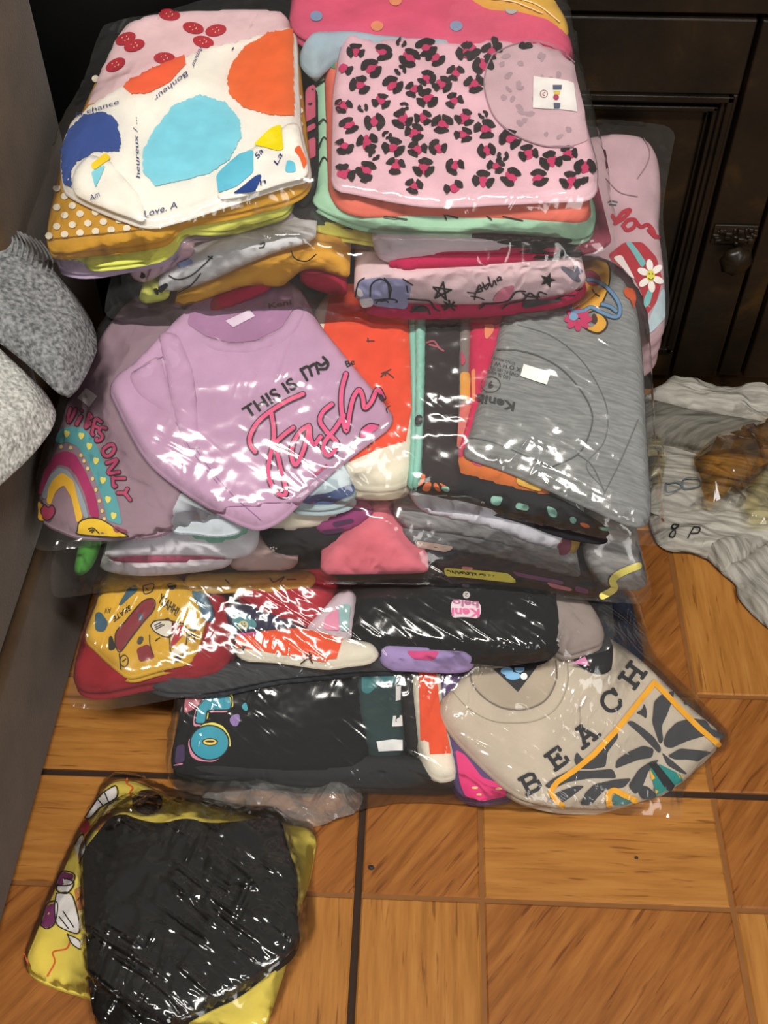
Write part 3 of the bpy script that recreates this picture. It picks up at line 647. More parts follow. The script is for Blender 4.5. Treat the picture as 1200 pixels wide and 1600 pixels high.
prn(t, 'wheel_print', s, [G3((690, 385), (725, 375), (725, 395), (690, 400)), G3((845, 640), (870, 630), (870, 645), (848, 655)), G3((250, 530), (275, 515), (310, 620), (250, 640))], inkb, 0.001)
prn(t, 'badge_print', s, [G3((490, 520), (530, 530), (505, 590), (465, 580)), G3((765, 680), (820, 665), (818, 715), (760, 730)), G3((700, 110), (785, 110), (770, 160), (725, 160))], ink('3a332a'), 0.001)
strokes(t, 'badge_print', s, [G3(*[(372+32*math.cos(x), 715+45*math.sin(x)) for x in np.linspace(0, 6.28, 14)]), G3((520, 130), (600, 115), (590, 170), (530, 190), (520, 130)), G3((545, 150), (560, 165)), G3((360, 720), (385, 700))], 1.6, inkb, 0.001)
text(t, 'lettering', s, 'YEAHH!', one(G3, 632, 252), one(G3, 776, 368), (6, -13), inkb, 0.02)
text(t, 'lettering', s, 'SKATE', one(G3, 415, 278), one(G3, 283, 375), (2, 7.5), inkb, 0.02)
text(t, 'lettering', s, '01', one(G3, 925, 562), one(G3, 930, 468), (-12, -1), inkb, 0.02)
text(t, 'lettering', s, 'AV', one(G3, 270, 300), one(G3, 218, 300), (0, 9), ink('4a3a20'), 0.0)
t = shirt('blue garment fold tucked beside the skateboard shirt', S2, (312, 935))
Slab(t, 'body', S2, G3((865, 140), (970, 130), (1060, 320), (1010, 375)), fabric('4a6e84'), top=0.012, thick=0.01, bag=c2, seed=5)
t = shirt('yellow printed cloth edge under the strap of film in the second bag', S2, (420, 905))
s = Slab(t, 'body', S2, G4((-260, 60), (0, 60), (740, 30), (740, 120), (690, 165), (430, 175), (300, 150), (100, 175), (-260, 170)), fabric('c9a24a'), top=0.016, thick=0.012, bag=c2, seed=6)
strokes(t, 'scribble_print', s, [G4((410, 120), (440, 150), (520, 110), (490, 150)), G4((545, 130), (610, 130)), G4((60, 130), (90, 160))], 2.0, inkb)
t = shirt('crimson shirt crumpled between skateboard shirt and rolled black shirt', S2, (450, 940))
Slab(t, 'body', S2, G4((100, 60), (930, 20), (900, 210), (770, 430), (720, 455), (600, 425), (400, 370), (250, 270), (130, 180)), fabric('a02634'), top=0.006, thick=0.018, folds=2, wr=0.005, wsc=26, bag=c2, seed=7)
t = shirt('navy and teal shirt with a small smiling face badge', S2, (400, 970))
s = Slab(t, 'body', S2, G4((60, 300), (200, 300), (400, 360), (640, 440), (660, 500), (420, 520), (140, 540), (60, 480)), fabric('33334a'), top=0.0, thick=0.02, folds=2, wr=0.003, bag=c2, seed=8)
prn(t, 'teal_print', s, [G4((150, 370), (230, 400), (310, 470), (300, 515), (150, 520), (110, 460))], ink('4b8990'))
prn(t, 'face_print', s, [circ(*one(G4, 202, 485), 8, 6.5)], ink('c9c69a'), 0.0012); strokes(t, 'face_print', s, [G4((185, 490), (200, 505), (220, 490)), G4((190, 470), (192, 480)), G4((210, 470), (212, 478))], 1.2, inkb, 0.0016)
t = shirt('pink, teal and white patched garment against the rolled black shirt', S2, (530, 970))
s = Slab(t, 'body', S2, G4((720, 440), (840, 330), (940, 200), (1080, 180), (1060, 420), (1020, 580), (900, 560), (700, 500)), fabric('c9b9c4'), top=0.006, thick=0.02, folds=2, bag=c2, seed=9)
prn(t, 'pink_patch', s, [G4((840, 420), (940, 350), (955, 530), (830, 520))], ink('d98aa8')); prn(t, 'teal_patch', s, [G4((945, 330), (1040, 320), (1020, 540), (955, 530))], ink('8fb8b8'))
t = shirt('cream shirt with orange block and small palm print in the second bag', S2, (480, 1010))
s = Slab(t, 'body', S2, G4((140, 540), (420, 510), (640, 490), (990, 570), (1100, 590), (1240, 620), (1230, 740), (1000, 760), (860, 790), (600, 750), (420, 725), (145, 715)), fabric('d9d3c2'), top=0.006, thick=0.01, folds=1, wr=0.002, bag=c2, seed=10)
prn(t, 'orange_block', s, [G4((145, 565), (420, 525), (640, 505), (980, 585), (930, 745), (865, 755), (850, 780), (640, 742), (420, 700), (150, 665))], ink('d9522c', 0.8), sm=0)
strokes(t, 'palm_print', s, [G4((650, 790), (710, 735), (720, 700)), G4((690, 740), (745, 745)), G4((700, 720), (690, 700)), G4((715, 735), (740, 780)), G4((715, 730), (745, 715)), G4((185, 665), (215, 650), (245, 630)), G4((200, 680), (215, 650), (210, 635))], 2.4, ink('2b1512'), 0.0012)
prn(t, 'pink_edge', s, [G4((150, 545), (330, 540), (340, 565), (160, 580))], ink('c94a86'), 0.0012)
t = shirt('lavender and hot pink garment edge under the rolled black shirt', S2, (650, 1024))
s = Slab(t, 'body', S2, F3((175, 290), (520, 320), (530, 365), (480, 385), (190, 372)), fabric('a08cc0'), top=-0.002, thick=0.014, bag=c2, seed=11)
prn(t, 'pink_patch', s, [F3((275, 330), (400, 330), (380, 365), (300, 360))], ink('cf3f7c'))
t = shirt('pale grey garment at the end of the rolled black shirt', S2, (900, 970))
Slab(t, 'body', S2, F3((800, 100), (930, 110), (985, 160), (1030, 270), (960, 300), (850, 330)), fabric('8d817c'), top=-0.004, thick=0.02, folds=2, wr=0.004, bag=c2, seed=12)
t = shirt('black shirt rolled up with a pink neck logo in the second bag', S2, (700, 960))
s = Slab(t, 'body', S2, F3((110, -20), (480, -30), (840, 60), (860, 200), (825, 305), (740, 335), (500, 312), (170, 288), (60, 280), (72, 180)), fabric('101012'), top=0.014, thick=0.018, r=0.018, folds=1, wr=0.003, wsc=20, bag=c2, seed=13)
pk = ink('d9689c')
prn(t, 'neck_logo', s, [G8((395, 330), (480, 318), (640, 340), (770, 365), (790, 490), (740, 580), (640, 560), (500, 555), (400, 570), (378, 430))], ink('ddcfd6'), 0.0012)
text(t, 'neck_logo', s, 'belo', one(G8, 752, 352), one(G8, 405, 322), (-0.3, 9.5), ink('b06a90'), 0.03, 0.0018); text(t, 'neck_logo', s, 'Keni', one(G8, 765, 450), one(G8, 388, 440), (0, 12.5), pk, 0.03, 0.0018)
prn(t, 'size_mark', s, [circ(*one(G8, 588, 260), 5.6)], ink('c8c2c2'), 0.0012); text(t, 'size_mark', s, '2', one(G8, 612, 238), one(G8, 566, 240), (0, 5.2), ink('333333'), 0, 0.0018)
film('clear bag holding the yellow skateboard shirt and rolled black shirt', S2, ID((170, 895), (132, 975), (104, 1082), (108, 1108), (180, 1110), (300, 1088), (420, 1064), (560, 1050), (640, 1050), (750, 1050), (850, 1034), (935, 1022), (962, 1010), (955, 930), (930, 850), (700, 800), (420, 800), (220, 830)), None, c2, CRISP, seed=2, group=BAGS)

fl_c = []
for q in range(26):
    r_ = random.Random(q); x = r_.uniform(300, 540); y = r_.uniform(1222, 1262); fl_c.append(on_z([(x, y)], 0.008+0.02*r_.random()))
film('crumpled empty clear bag mouth lying in front of the lowest bag', Surf(0.45, 0.004, 0.55, 0.004, amp=0.0, seed=15), ID((268, 1215), (330, 1208), (440, 1215), (560, 1225), (572, 1262), (520, 1292), (450, 1296), (400, 1280), (330, 1268), (276, 1246)), 0.003, fl_c, film_mat('crumpled_film', haze=0.14, scale=1.5, bump=0.8, gain=1.5, veil=0.25), seed=15, group='loose bags on the tiles', crk=0.006, iters=40, eps=0.0, res=0.009, flat=True)

# ---------------------------------------------------------------- third bag (front of folded layers)
S3 = Surf(0.644, 0.168, 0.690, 0.250, flat=0.088, amp=0.004, seed=31)
c3 = []
def lay(label, cr, poly, col, top, thick=0.018, folds=2, surf=None, bag=None, **kw):
    face = surf is None or surf.sl > 1.0; surf = surf or S3; pts = cr(*poly); cx = sum(p[0] for p in pts)/len(pts); cy = sum(p[1] for p in pts)/len(pts)
    t = shirt(label, surf, (cx, cy)); m = col if not isinstance(col, str) else fabric(col)
    s = Slab(t, 'body', surf, pts, m, top=top, thick=0.12 if face else thick, folds=folds, sdir=Fh if face else None, bag=c3 if bag is None else bag, seed=int(cx*7+cy) % 97, **kw); return t, s
t, s = lay('white cotton garment with a lilac tint along the third bag', F1, [(240, -60), (480, -60), (900, 60), (810, 150), (780, 205), (700, 188), (560, 132), (420, 100), (290, 68)], 'd3d2dc', 0.010, 0.014)
t, s = lay('grey heather garment under the lilac white one in the third bag', F1, [(200, 40), (800, 130), (860, 240), (850, 262), (780, 250), (600, 188), (420, 150), (230, 130)], fabric('7d7d7e', 0.3), 0.004, 0.018)
t, s = lay('darker grey heather garment, lower layer in the third bag', F1, [(230, 120), (800, 200), (880, 300), (820, 300), (600, 240), (400, 205), (260, 195)], fabric('626264', 0.35), 0.002, 0.018)
prn(t, 'pale_print', s, [F1((290, 165), (420, 185), (400, 205), (290, 190))], ink('b9a89a'))
t, s = lay('black garment with a yellow slogan strip at the foot of the third bag', F1, [(300, 190), (700, 240), (900, 320), (930, 365), (800, 340), (600, 300), (380, 285)], '29272f', 0.000, 0.020)
prn(t, 'slogan_strip', s, [F1((385, 258), (610, 278), (640, 312), (580, 306), (390, 288))], ink('d8cf52'), 0.0008)
text(t, 'slogan_lettering', s, 'AND ELEGANC', one(F1, 560, 284), one(F1, 395, 266), (0, 6.5), ink('15150f'), 0.02, 0.0014)
prn(t, 'purple_print', s, [F1((620, 270), (800, 305), (800, 318), (640, 288)), F1((840, 320), (890, 335), (880, 350), (840, 340))], ink('6e3d68'))
prn(t, 'pink_print', s, [F1((445, 254), (490, 258), (480, 268), (450, 266)), F1((740, 308), (830, 330), (830, 342), (760, 328))], ink('c4788a'))
lay('coral pink cloth folded to a point at the front of the third bag', F1, [(165, 80), (215, 150), (290, 225), (355, 285), (250, 290), (100, 292), (-60, 292), (-20, 215), (60, 140)], 'd4707f', 0.014, 0.03, wr=0.003)
t, s = lay('crumpled grey heather garment at the far end of the third bag', F1, [(880, 100), (1040, 120), (1085, 250), (1105, 345), (1000, 350), (930, 330), (870, 240)], fabric('838180', 0.25), 0.004, 0.03, wr=0.006, wsc=34)
strokes(t, 'yellow_trim', s, [F1((935, 355), (975, 330), (970, 300), (1000, 275), (1060, 250))], 11, ink('dcd06c'), 0.002)
t, s = lay('ochre cloth with a burgundy round print in the third bag', F1, [(770, 150), (810, 110), (870, 120), (860, 215), (800, 235), (770, 205)], 'a58238', 0.006, 0.018)
prn(t, 'round_print', s, [circ(*one(F1, 798, 178), 14, 17)], ink('6e2546'))
lay('white folded cotton layers beside the bright green cloth', E8, [(230, 235), (370, 150), (560, 130), (830, 150), (815, 235), (740, 262), (600, 245), (350, 245), (262, 255)], 'd6d3dc', 0.009, 0.016, 3)
lay('dusty rose cloth sandwiched between white folded layers', E8, [(255, 240), (420, 200), (740, 200), (730, 262), (640, 272), (350, 272), (272, 270)], 'a2506a', 0.004, 0.012)
lay('white cloth with faint pink folds, bottom layer of its column', E8, [(215, 270), (420, 230), (740, 230), (720, 285), (640, 302), (520, 315), (340, 322), (240, 305)], 'd2ccd2', 0.002, 0.02, wr=0.003)
lay('bright green cloth at the sofa end of the third bag', E8, [(160, 150), (240, 160), (215, 255), (180, 310), (135, 325), (125, 285)], '4f9a3e', 0.004, 0.02)
lay('mint green cloth crumpled under the lilac shirt bag', E8, [(530, 70), (760, 60), (790, 140), (765, 178), (700, 200), (600, 195), (550, 160)], '86bda8', 0.012, 0.018, wr=0.003)
lay('cream cotton cloth behind the mint one in the third bag', E8, [(780, 60), (1150, 10), (1170, 75), (1090, 120), (1000, 152), (850, 148), (790, 125)], 'cfc8b8', 0.008, 0.018, wr=0.003)
t, s = lay('purple patterned cloth above the coral point in the third bag', E8, [(1020, 140), (1110, 60), (1260, 60), (1250, 100), (1180, 150), (1060, 168)], '8c3a6e', 0.010, 0.018)
prn(t, 'stripe_print', s, [E8((1100, 110), (1180, 95), (1185, 110), (1110, 128)), E8((1060, 140), (1150, 130), (1140, 145), (1070, 155))], ink('4a2a50'))
t, s = lay('black cloth with small white paw prints in the third bag', E8, [(810, 110), (1140, 110), (1150, 190), (1060, 215), (960, 250), (860, 230)], '222124', 0.005, 0.03)
prn(t, 'paw_print', s, [circ(*one(E8, 880, 215), 3, 2.2), circ(*one(E8, 872, 205), 1.4), circ(*one(E8, 882, 203), 1.4), circ(*one(E8, 892, 207), 1.4)], ink('d8d8d8'))
lay('pinkish grey garment in the middle foot of the third bag', E8, [(740, 200), (900, 210), (980, 240), (960, 300), (700, 300)], 'b49a98', 0.001, 0.02)
film('clear bag of folded layers with the coral pink point, under the lilac shirts', S3, ID((115, 800), (84, 860), (78, 915), (86, 938), (160, 926), (250, 914), (430, 910), (560, 910), (700, 916), (850, 930), (960, 942), (1022, 946), (1010, 890), (990, 820), (960, 760), (700, 700), (400, 700), (160, 730)), None, c3, CLEAR, seed=3, group=BAGS, eps=0.003)

# ---------------------------------------------------------------- fourth bag (lilac fashion shirt, grey heather shirt)
S4 = Surf(0.640, 0.250, 0.829, 0.365, flat=0.225, amp=0.003, seed=41, fall=lambda a, b: np.maximum(0, -a-0.22)**1.5*0.5+np.maximum(0, a-0.20)**1.5*0.6)
c4 = []
def l4(label, cr, poly, col, top, thick=0.02, folds=2, **kw): return lay(label, cr, poly, col, top, thick, folds, surf=S4, bag=c4, **kw)
t, s = l4('dusty mauve shirt with rainbow print and rounded slogan in the fourth bag', ID, [(230, 440), (178, 490), (150, 530), (107, 612), (80, 700), (58, 785), (62, 812), (122, 838), (200, 837), (262, 830), (300, 740), (420, 600), (420, 440)], '8f7884', -0.004, 0.04, 3, zbot=0.242)
ml = ink('8f7884')
prn(t, 'rainbow_print', s, [G1((120, 500), (150, 430), (230, 400), (320, 410), (400, 490), (460, 620), (520, 780), (580, 960), (605, 1110), (500, 1080), (470, 940), (410, 780), (350, 640), (280, 540), (200, 510), (150, 530))], ink('4f9aa0'), 0.0006)
prn(t, 'rainbow_print', s, [G1((0, 860), (50, 700), (120, 600), (200, 575), (270, 600), (340, 720), (410, 880), (445, 1060), (375, 1050), (340, 900), (280, 760), (220, 690), (150, 670), (90, 730), (40, 850), (10, 900))], ink('a32660'), 0.0006)
prn(t, 'rainbow_print', s, [G1((20, 900), (80, 760), (150, 690), (220, 720), (290, 830), (340, 960), (365, 1060), (330, 1060), (270, 880), (180, 740), (100, 800), (50, 930))], ink('8c9aa6'), 0.0006)
prn(t, 'rainbow_print', s, [G1((60, 950), (75, 840), (110, 780), (175, 730), (255, 790), (280, 900), (325, 1060), (280, 1100), (240, 910), (185, 820), (125, 870), (90, 970))], ink('dfb02c'), 0.0009)
hearts = [(207, 455), (312, 470), (370, 545), (418, 650), (468, 790), (505, 928), (545, 1045)]
for hx, hy in hearts: prn(t, 'heart_print', s, [G1((hx-22, hy-20), (hx-5, hy-28), (hx+4, hy-18), (hx+18, hy-24), (hx+24, hy), (hx-2, hy+32), (hx-16, hy+10))], ink('e0d262'), 0.0012, 1, 0.004)
for hx, hy in ((167, 548), (235, 555), (310, 610), (332, 650), (358, 705), (394, 778), (418, 858), (442, 938), (462, 1010), (478, 1068)): prn(t, 'dot_print', s, [circ(*one(G1, hx, hy), 2.6, 3.2, 10)], ink('e3c67a'), 0.0012)
hp = G1((20, 1000), (50, 965), (75, 985), (105, 968), (125, 1010), (100, 1060), (62, 1080), (30, 1050))
prn(t, 'heart_print', s, [hp], ink('a83458'), 0.0014); strokes(t, 'heart_print', s, [hp+hp[:1], G1((0, 900), (45, 965))], 1.6, ink('2a1418'), 0.0016)
prn(t, 'face_print', s, [G1((-5, 930), (40, 980), (30, 1060), (50, 1085), (0, 1075))], ink('d9a92a'), 0.001)
fc = G1((285, 1150), (300, 1090), (370, 1062), (450, 1070), (530, 1115), (590, 1160), (650, 1195), (480, 1195), (290, 1178))
prn(t, 'face_print', s, [fc], ink('e3bd28'), 0.0013); strokes(t, 'face_print', s, [fc+fc[:1], G1((365, 1140), (400, 1135), (440, 1170)), G1((375, 1155), (395, 1145)), G1((390, 1165), (405, 1150))], 1.8, ink('1d1712'), 0.0017)
prn(t, 'bow_print', s, [G1((535, 1130), (575, 1120), (600, 1140), (650, 1150), (640, 1170), (590, 1160), (560, 1170))], ink('8c3a50'), 0.0018)
pkv = ink('b13a62'); okv = ink('2a1420')
def bub(p, w, lines):
    strokes(t, 'letter', s, [G1(*l) for l in lines], w+2.6, okv, 0.0010); strokes(t, 'letter', s, [G1(*l) for l in lines], w-0.6, pkv, 0.0016)
bub(0, 5.2, [[(235, 270), (218, 330), (222, 370), (255, 320), (272, 275)]])
bub(0, 6.0, [[(310, 330), (280, 385)]]); bub(0, 3.5, [[(312, 285), (318, 292)]])
bub(0, 5.0, [[(370, 310), (345, 400)], [(370, 310), (385, 335), (355, 355), (378, 380), (345, 410)]])
bub(0, 5.0, [[(455, 370), (415, 350), (390, 450)], [(405, 400), (435, 410)], [(390, 450), (400, 465), (395, 460)]])
bub(0, 5.0, [[(490, 415), (455, 410), (440, 440), (465, 470), (450, 500), (420, 505), (425, 490)]])
bub(0, 5.4, [[(512, 535), (470, 570), (480, 610), (520, 610), (550, 570), (540, 535), (512, 535)]])
bub(0, 5.4, [[(495, 665), (570, 645), (505, 735), (585, 730)]])
bub(0, 5.4, [[(540, 770), (545, 830), (560, 830)], [(540, 775), (625, 775)]])
bub(0, 5.4, [[(575, 880), (625, 885), (665, 930)], [(625, 885), (645, 850)]])
prn(t, 'white_tag', s, [G1((285, 195), (345, 125), (385, 150), (428, 185), (370, 262))], ink('d4d4d0'), 0.0016, 0)
text(t, 'white_tag_lettering', s, '10', one(G1, 340, 205), one(G1, 358, 192), (-2.6, -5.5), ink('333333'), 0.0, 0.0022)
t, s = l4('pale blue and white folded cloth under the lilac slogan shirt', G1, [(905, 760), (1150, 850), (1300, 980), (1500, 1120), (1300, 1180), (1100, 1140), (960, 1150), (920, 1000)], 'b4bdc4', -0.006, 0.03, 2, zbot=0.25)
prn(t, 'navy_edge', s, [G1((915, 770), (980, 790), (1120, 880), (960, 880))], ink('2f3d66'))
t, s = l4('light blue and navy garment peeking below the slogan shirt', G2, [(440, 1010), (560, 900), (680, 760), (820, 740), (830, 880), (860, 960), (740, 1030), (560, 1040)], 'a3b6bd', 0.002, 0.03, 2, zbot=0.25, wr=0.004)
prn(t, 'navy_edge', s, [G2((480, 1000), (700, 960), (850, 900), (860, 960), (720, 1030), (560, 1035))], ink('3a4a74'))
t, s = l4('cream shirt with orange red block beside the slogan shirt', ID, [(520, 440), (636, 440), (643, 560), (646, 640), (643, 735), (628, 752), (590, 757), (547, 752), (470, 650), (470, 520)], 'd8d2bf', 0.0, 0.03, 2, zbot=0.25)
prn(t, 'orange_block', s, [ID((520, 445), (634, 445), (641, 560), (643, 640), (634, 690), (590, 702), (546, 722), (480, 650))], ink('d8482a', 0.8), sm=0)
strokes(t, 'palm_print', s, [H8((440, 600), (475, 565), (510, 545)), H8((445, 575), (475, 565), (530, 605)), H8((470, 590), (478, 560)), H8((340, 340), (390, 340)), H8((345, 320), (350, 345)), H8((300, 1100), (340, 1075), (375, 1080)), H8((320, 1070), (345, 1085), (350, 1120))], 2.2, ink('4a1a12'), 0.0012)
t, s = l4('mint green folded edge beside the orange and cream shirt', ID, [(637, 440), (650, 440), (650, 560), (649, 650), (650, 735), (640, 752), (643, 690), (645, 600)], '86bcae', 0.006, 0.02, 1)
t, s = l4('mint green rolled edge with a black band beside the dark shirt', ID, [(650, 440), (664, 440), (663, 560), (660, 650), (656, 735), (646, 750), (650, 690), (651, 600)], '8ac3b4', 0.009, 0.02, 1)
prn(t, 'black_band_print', s, [ID((649, 649), (661, 649), (659, 665), (648, 665))], ink('2a2a2c'))
t, s = l4('dark brown-black shirt between mint edges and the pink one', ID, [(660, 440), (724, 440), (722, 600), (716, 705), (722, 760), (690, 752), (655, 742), (656, 700)], '332c2e', 0.0, 0.03, 2, zbot=0.25, wr=0.003)
strokes(t, 'squiggle_print', s, [H8((770, 350), (820, 340), (860, 390), (890, 410)), H8((790, 365), (840, 380))], 3.0, ink('9c4a58'))
t, s = l4('grey garment strip with a yellow orange block beside the pink shirt', ID, [(719, 440), (738, 440), (735, 580), (732, 640), (716, 705), (718, 600)], '7d7470', 0.003, 0.03, 2)
prn(t, 'orange_block', s, [H8((1010, 565), (1085, 570), (1080, 760), (1010, 770))], ink('d8963c')); prn(t, 'pink_block', s, [H8((1015, 400), (1050, 470), (1045, 500), (1018, 520))], ink('c44a66'))
t, s = l4('hot pink shirt with peach print under the grey heather shirt', ID, [(735, 440), (800, 440), (776, 560), (752, 640), (732, 712), (715, 705), (730, 640), (734, 560)], 'c42a52', 0.004, 0.03, 2)
prn(t, 'peach_print', s, [G6((640, 200), (720, 200), (715, 270), (650, 340), (635, 280)), G6((525, 590), (560, 580), (560, 860), (530, 870))], ink('d98058')); prn(t, 'coral_print', s, [G6((430, 880), (530, 880), (470, 1100), (425, 1250), (400, 1250))], ink('cf6d66'))
t, s = l4('orange and yellow garment edge at the foot of the grey shirt', H7, [(215, 40), (420, 60), (660, 190), (640, 235), (490, 205), (350, 165), (215, 125)], 'cf7038', -0.002, 0.010, 1)
prn(t, 'yellow_print', s, [H7((500, 160), (625, 215), (615, 235), (500, 200))], ink('d9ac48')); prn(t, 'pink_print', s, [H7((285, 75), (350, 100), (340, 120), (290, 105))], ink('c03a5c'))
t, s = l4('black and mint tropical garment along the foot of the fourth bag', H7, [(20, 120), (200, 120), (500, 200), (700, 250), (880, 360), (960, 420), (840, 412), (700, 380), (560, 322), (380, 275), (190, 225), (20, 190)], '26262a', -0.006, 0.020, 2)
mt = ink('86b8aa')
prn(t, 'mint_print', s, [H7((380, 255), (440, 260), (420, 305), (380, 295)), H7((500, 285), (560, 300), (555, 328), (495, 315)), H7((640, 300), (690, 320), (690, 360), (650, 350)), H7((750, 350), (785, 360), (775, 390), (750, 380)), H7((880, 400), (950, 405), (940, 420), (890, 415)), H7((20, 150), (50, 150), (60, 190), (20, 195)), H7((150, 205), (190, 215), (185, 240), (150, 230))], mt)
og = ink('d86c38')
prn(t, 'flower_print', s, [H7((10, 205), (50, 160), (75, 150), (70, 190), (40, 215)), H7((55, 225), (75, 190), (105, 190), (95, 235), (70, 235)), H7((108, 195), (130, 195), (150, 240), (120, 230)), H7((135, 190), (180, 215), (150, 215)), H7((790, 380), (830, 385), (850, 405), (810, 405))], og, 0.0012)
# grey heather shirt, turned inside out at the neck
t, s = l4('grey heather shirt folded with its printed neck label upside down', ID, [(805, 430), (790, 485), (776, 543), (749, 629), (727, 701), (735, 709), (790, 726), (844, 750), (902, 776), (961, 803), (1008, 822), (1018, 790), (1010, 680), (1004, 560), (997, 480), (975, 430), (940, 410), (860, 400)], fabric('7e7f7f', 0.22), 0.011, 0.008, 1, wr=0.0022)
gd = ink('4f5152', 0.9)
strokes(t, 'neck_seam', s, [E7((570, 236), (640, 240), (720, 262), (800, 310), (865, 385), (900, 460), (890, 530), (850, 600), (760, 645))], 2.2, gd, 0.0008)
strokes(t, 'neck_seam', s, [E7((640, 150), (760, 190), (860, 270), (930, 380), (955, 470), (940, 560), (880, 640), (940, 720))], 1.4, ink('626465', 0.9), 0.0008)
strokes(t, 'sleeve_seam', s, [E7((940, 740), (1000, 620), (1060, 480)), E7((470, 540), (560, 560), (680, 610), (790, 660)), E7((850, 600), (900, 640), (945, 735))], 1.6, ink('5d5f60', 0.9), 0.0008)
prn(t, 'white_tag', s, [E7((662, 288), (757, 316), (742, 360), (650, 330))], ink('e2e2e0'), 0.0018, 0)
dg = ink('3e4041', 0.9)
text(t, 'neck_lettering', s, 'Kenib', one(G6, 900, 872), one(G6, 572, 792), (-2.5, 13.0), dg, 0.03)
strokes(t, 'size_mark_print', s, [G6(*[(690+82*math.cos(x), 716+66*math.sin(x)) for x in np.linspace(0, 6.28, 22)])], 1.3, dg); text(t, 'size_mark_lettering', s, '9', one(G6, 712, 690), one(G6, 668, 690), (0, 10), dg, 0.02)
text(t, 'neck_lettering', s, '100 % algo', one(G6, 858, 648), one(G6, 668, 592), (-1.2, 5.2), dg, 0.0); text(t, 'neck_lettering', s, 'CNPJ 41.180.005', one(G6, 930, 628), one(G6, 690, 556), (-1.2, 5.0), dg, 0.0)
text(t, 'neck_lettering', s, 'X O H W I', one(G6, 950, 575), one(G6, 700, 510), (-1.2, 6.5), dg, 0.0); text(t, 'neck_lettering', s, 'ESTILO MOLEQ', one(G6, 900, 530), one(G6, 715, 478), (-1.0, 3.6), dg, 0.0)
yb = G7((280, 110), (430, 95), (530, 125), (555, 200), (545, 340), (500, 470), (440, 560), (340, 600), (200, 610), (200, 300))
prn(t, 'cartoon_print', s, [yb, G7((300, 720), (380, 740), (440, 690), (420, 600), (480, 620), (525, 680), (510, 740), (450, 785), (370, 765))], ink('cf9a30'), 0.0010)
strokes(t, 'cartoon_print', s, [yb[2:8], G7((300, 725), (370, 770), (450, 790), (515, 745), (530, 680), (485, 615)), G7((390, 380), (410, 415), (455, 445))], 2.2, ink('2b1d12'), 0.0016)
prn(t, 'cartoon_print', s, [G7((320, 195), (400, 200), (460, 260), (480, 330), (430, 350), (350, 340), (330, 280))], ink('a33058'), 0.0014); prn(t, 'cartoon_print', s, [G7((370, 680), (400, 590), (445, 650), (430, 705))], ink('3a2218'), 0.0014)
strokes(t, 'cartoon_print', s, [G7((345, 290), (420, 300), (520, 360), (600, 450), (645, 540), (640, 620), (590, 640), (480, 600), (380, 550), (300, 585), (200, 590)), G7((480, 520), (560, 545), (610, 585))], 7.0, ink('2e3f52'), 0.0018); strokes(t, 'cartoon_print', s, [G7((345, 290), (420, 300), (520, 360), (600, 450), (645, 540), (640, 620), (590, 640), (480, 600), (380, 550), (300, 585), (200, 590)), G7((480, 520), (560, 545), (610, 585))], 4.8, ink('5f82a4'), 0.0022)
for q in range(8):
    an = q*math.pi/4; cx, cy = one(G7, 255+80*math.cos(an), 660+60*math.sin(an)); prn(t, 'petal_print', s, [circ(cx, cy, 9, 5.5, 12, an)], ink('b02c5c'), 0.0020)
prn(t, 'petal_print', s, [circ(*one(G7, 212, 640), 7, 6)], ink('6f8fae'), 0.0026)
prn(t, 'drop_print', s, [G7((675, 390), (700, 360), (760, 358), (795, 400), (800, 500), (780, 565), (745, 470), (700, 450))], ink('c2562c'), 0.0014)
# lilac slogan shirt
t, s = l4('lilac shirt with black and pink fashion slogan lying aslant in the fourth bag', E6, [(250, 285), (330, 450), (380, 530), (450, 590), (520, 640), (610, 695), (700, 737), (745, 738), (810, 700), (880, 622), (1010, 512), (1152, 405), (1120, 350), (1000, 210), (910, 100), (840, -30), (600, -40), (440, 120), (330, 235)], 'b391ad', 0.016, 0.009, 1, wr=0.0022, wsc=20, res=0.0045)
prn(t, 'neck_opening', s, [E6((505, 112), (560, 150), (640, 172), (720, 165), (800, 125), (840, 60), (830, -20), (600, -30), (520, 60))], fabric('9c7496'), 0.0006)
lilac = fabric('b391ad')
def band(name, pl, top, thick=0.004):
    lp = E6(*pl); Slab(t, name, S4, lp, lilac, top=0.016+top*0.5, thick=0.003, r=0.0016, wr=0.0015, corner=0.004, seed=5)
band('collar', [(478, 118), (505, 108), (560, 148), (640, 170), (720, 162), (798, 122), (838, 50), (880, 62), (850, 130), (790, 180), (700, 200), (600, 192), (520, 165)], 0.003)
band('sleeve', [(415, 135), (475, 140), (520, 250), (535, 390), (540, 500), (500, 505), (470, 420), (440, 260)], 0.006)
band('cuff', [(318, 268), (420, 205), (452, 330), (468, 418), (400, 368), (345, 322)], 0.004)
strokes(t, 'seam', s, [E6((340, 262), (430, 215)), E6((500, 505), (545, 500)), E6((530, 500), (580, 570), (650, 650), (735, 725)), E6((470, 420), (520, 510), (600, 610))], 1.3, ink('8a6088'), 0.001)
prn(t, 'neck_label', s, [E6((625, 105), (700, 70), (718, 90), (650, 125))], ink('cbbccb'), 0.0016, 0)
text(t, 'neck_lettering', s, 'Keni', one(E6, 760, 66), one(E6, 832, 52), (-1.0, -8), ink('3f2a40'), 0.03)
tk = ink('1c181c', 0.8)
text(t, 'slogan_lettering', s, 'THIS IS', one(G2, 190, 498), one(G2, 505, 300), (-10.5, -15.5), tk, 0.02)
strokes(t, 'slogan_lettering', s, [G2((560, 258), (520, 190)), G2((520, 195), (565, 175), (590, 230)), G2((570, 180), (610, 160), (632, 215)), G2((620, 150), (650, 165), (675, 150)), G2((660, 115), (690, 150), (680, 185), (640, 190))], 4.2, tk, 0.0012)
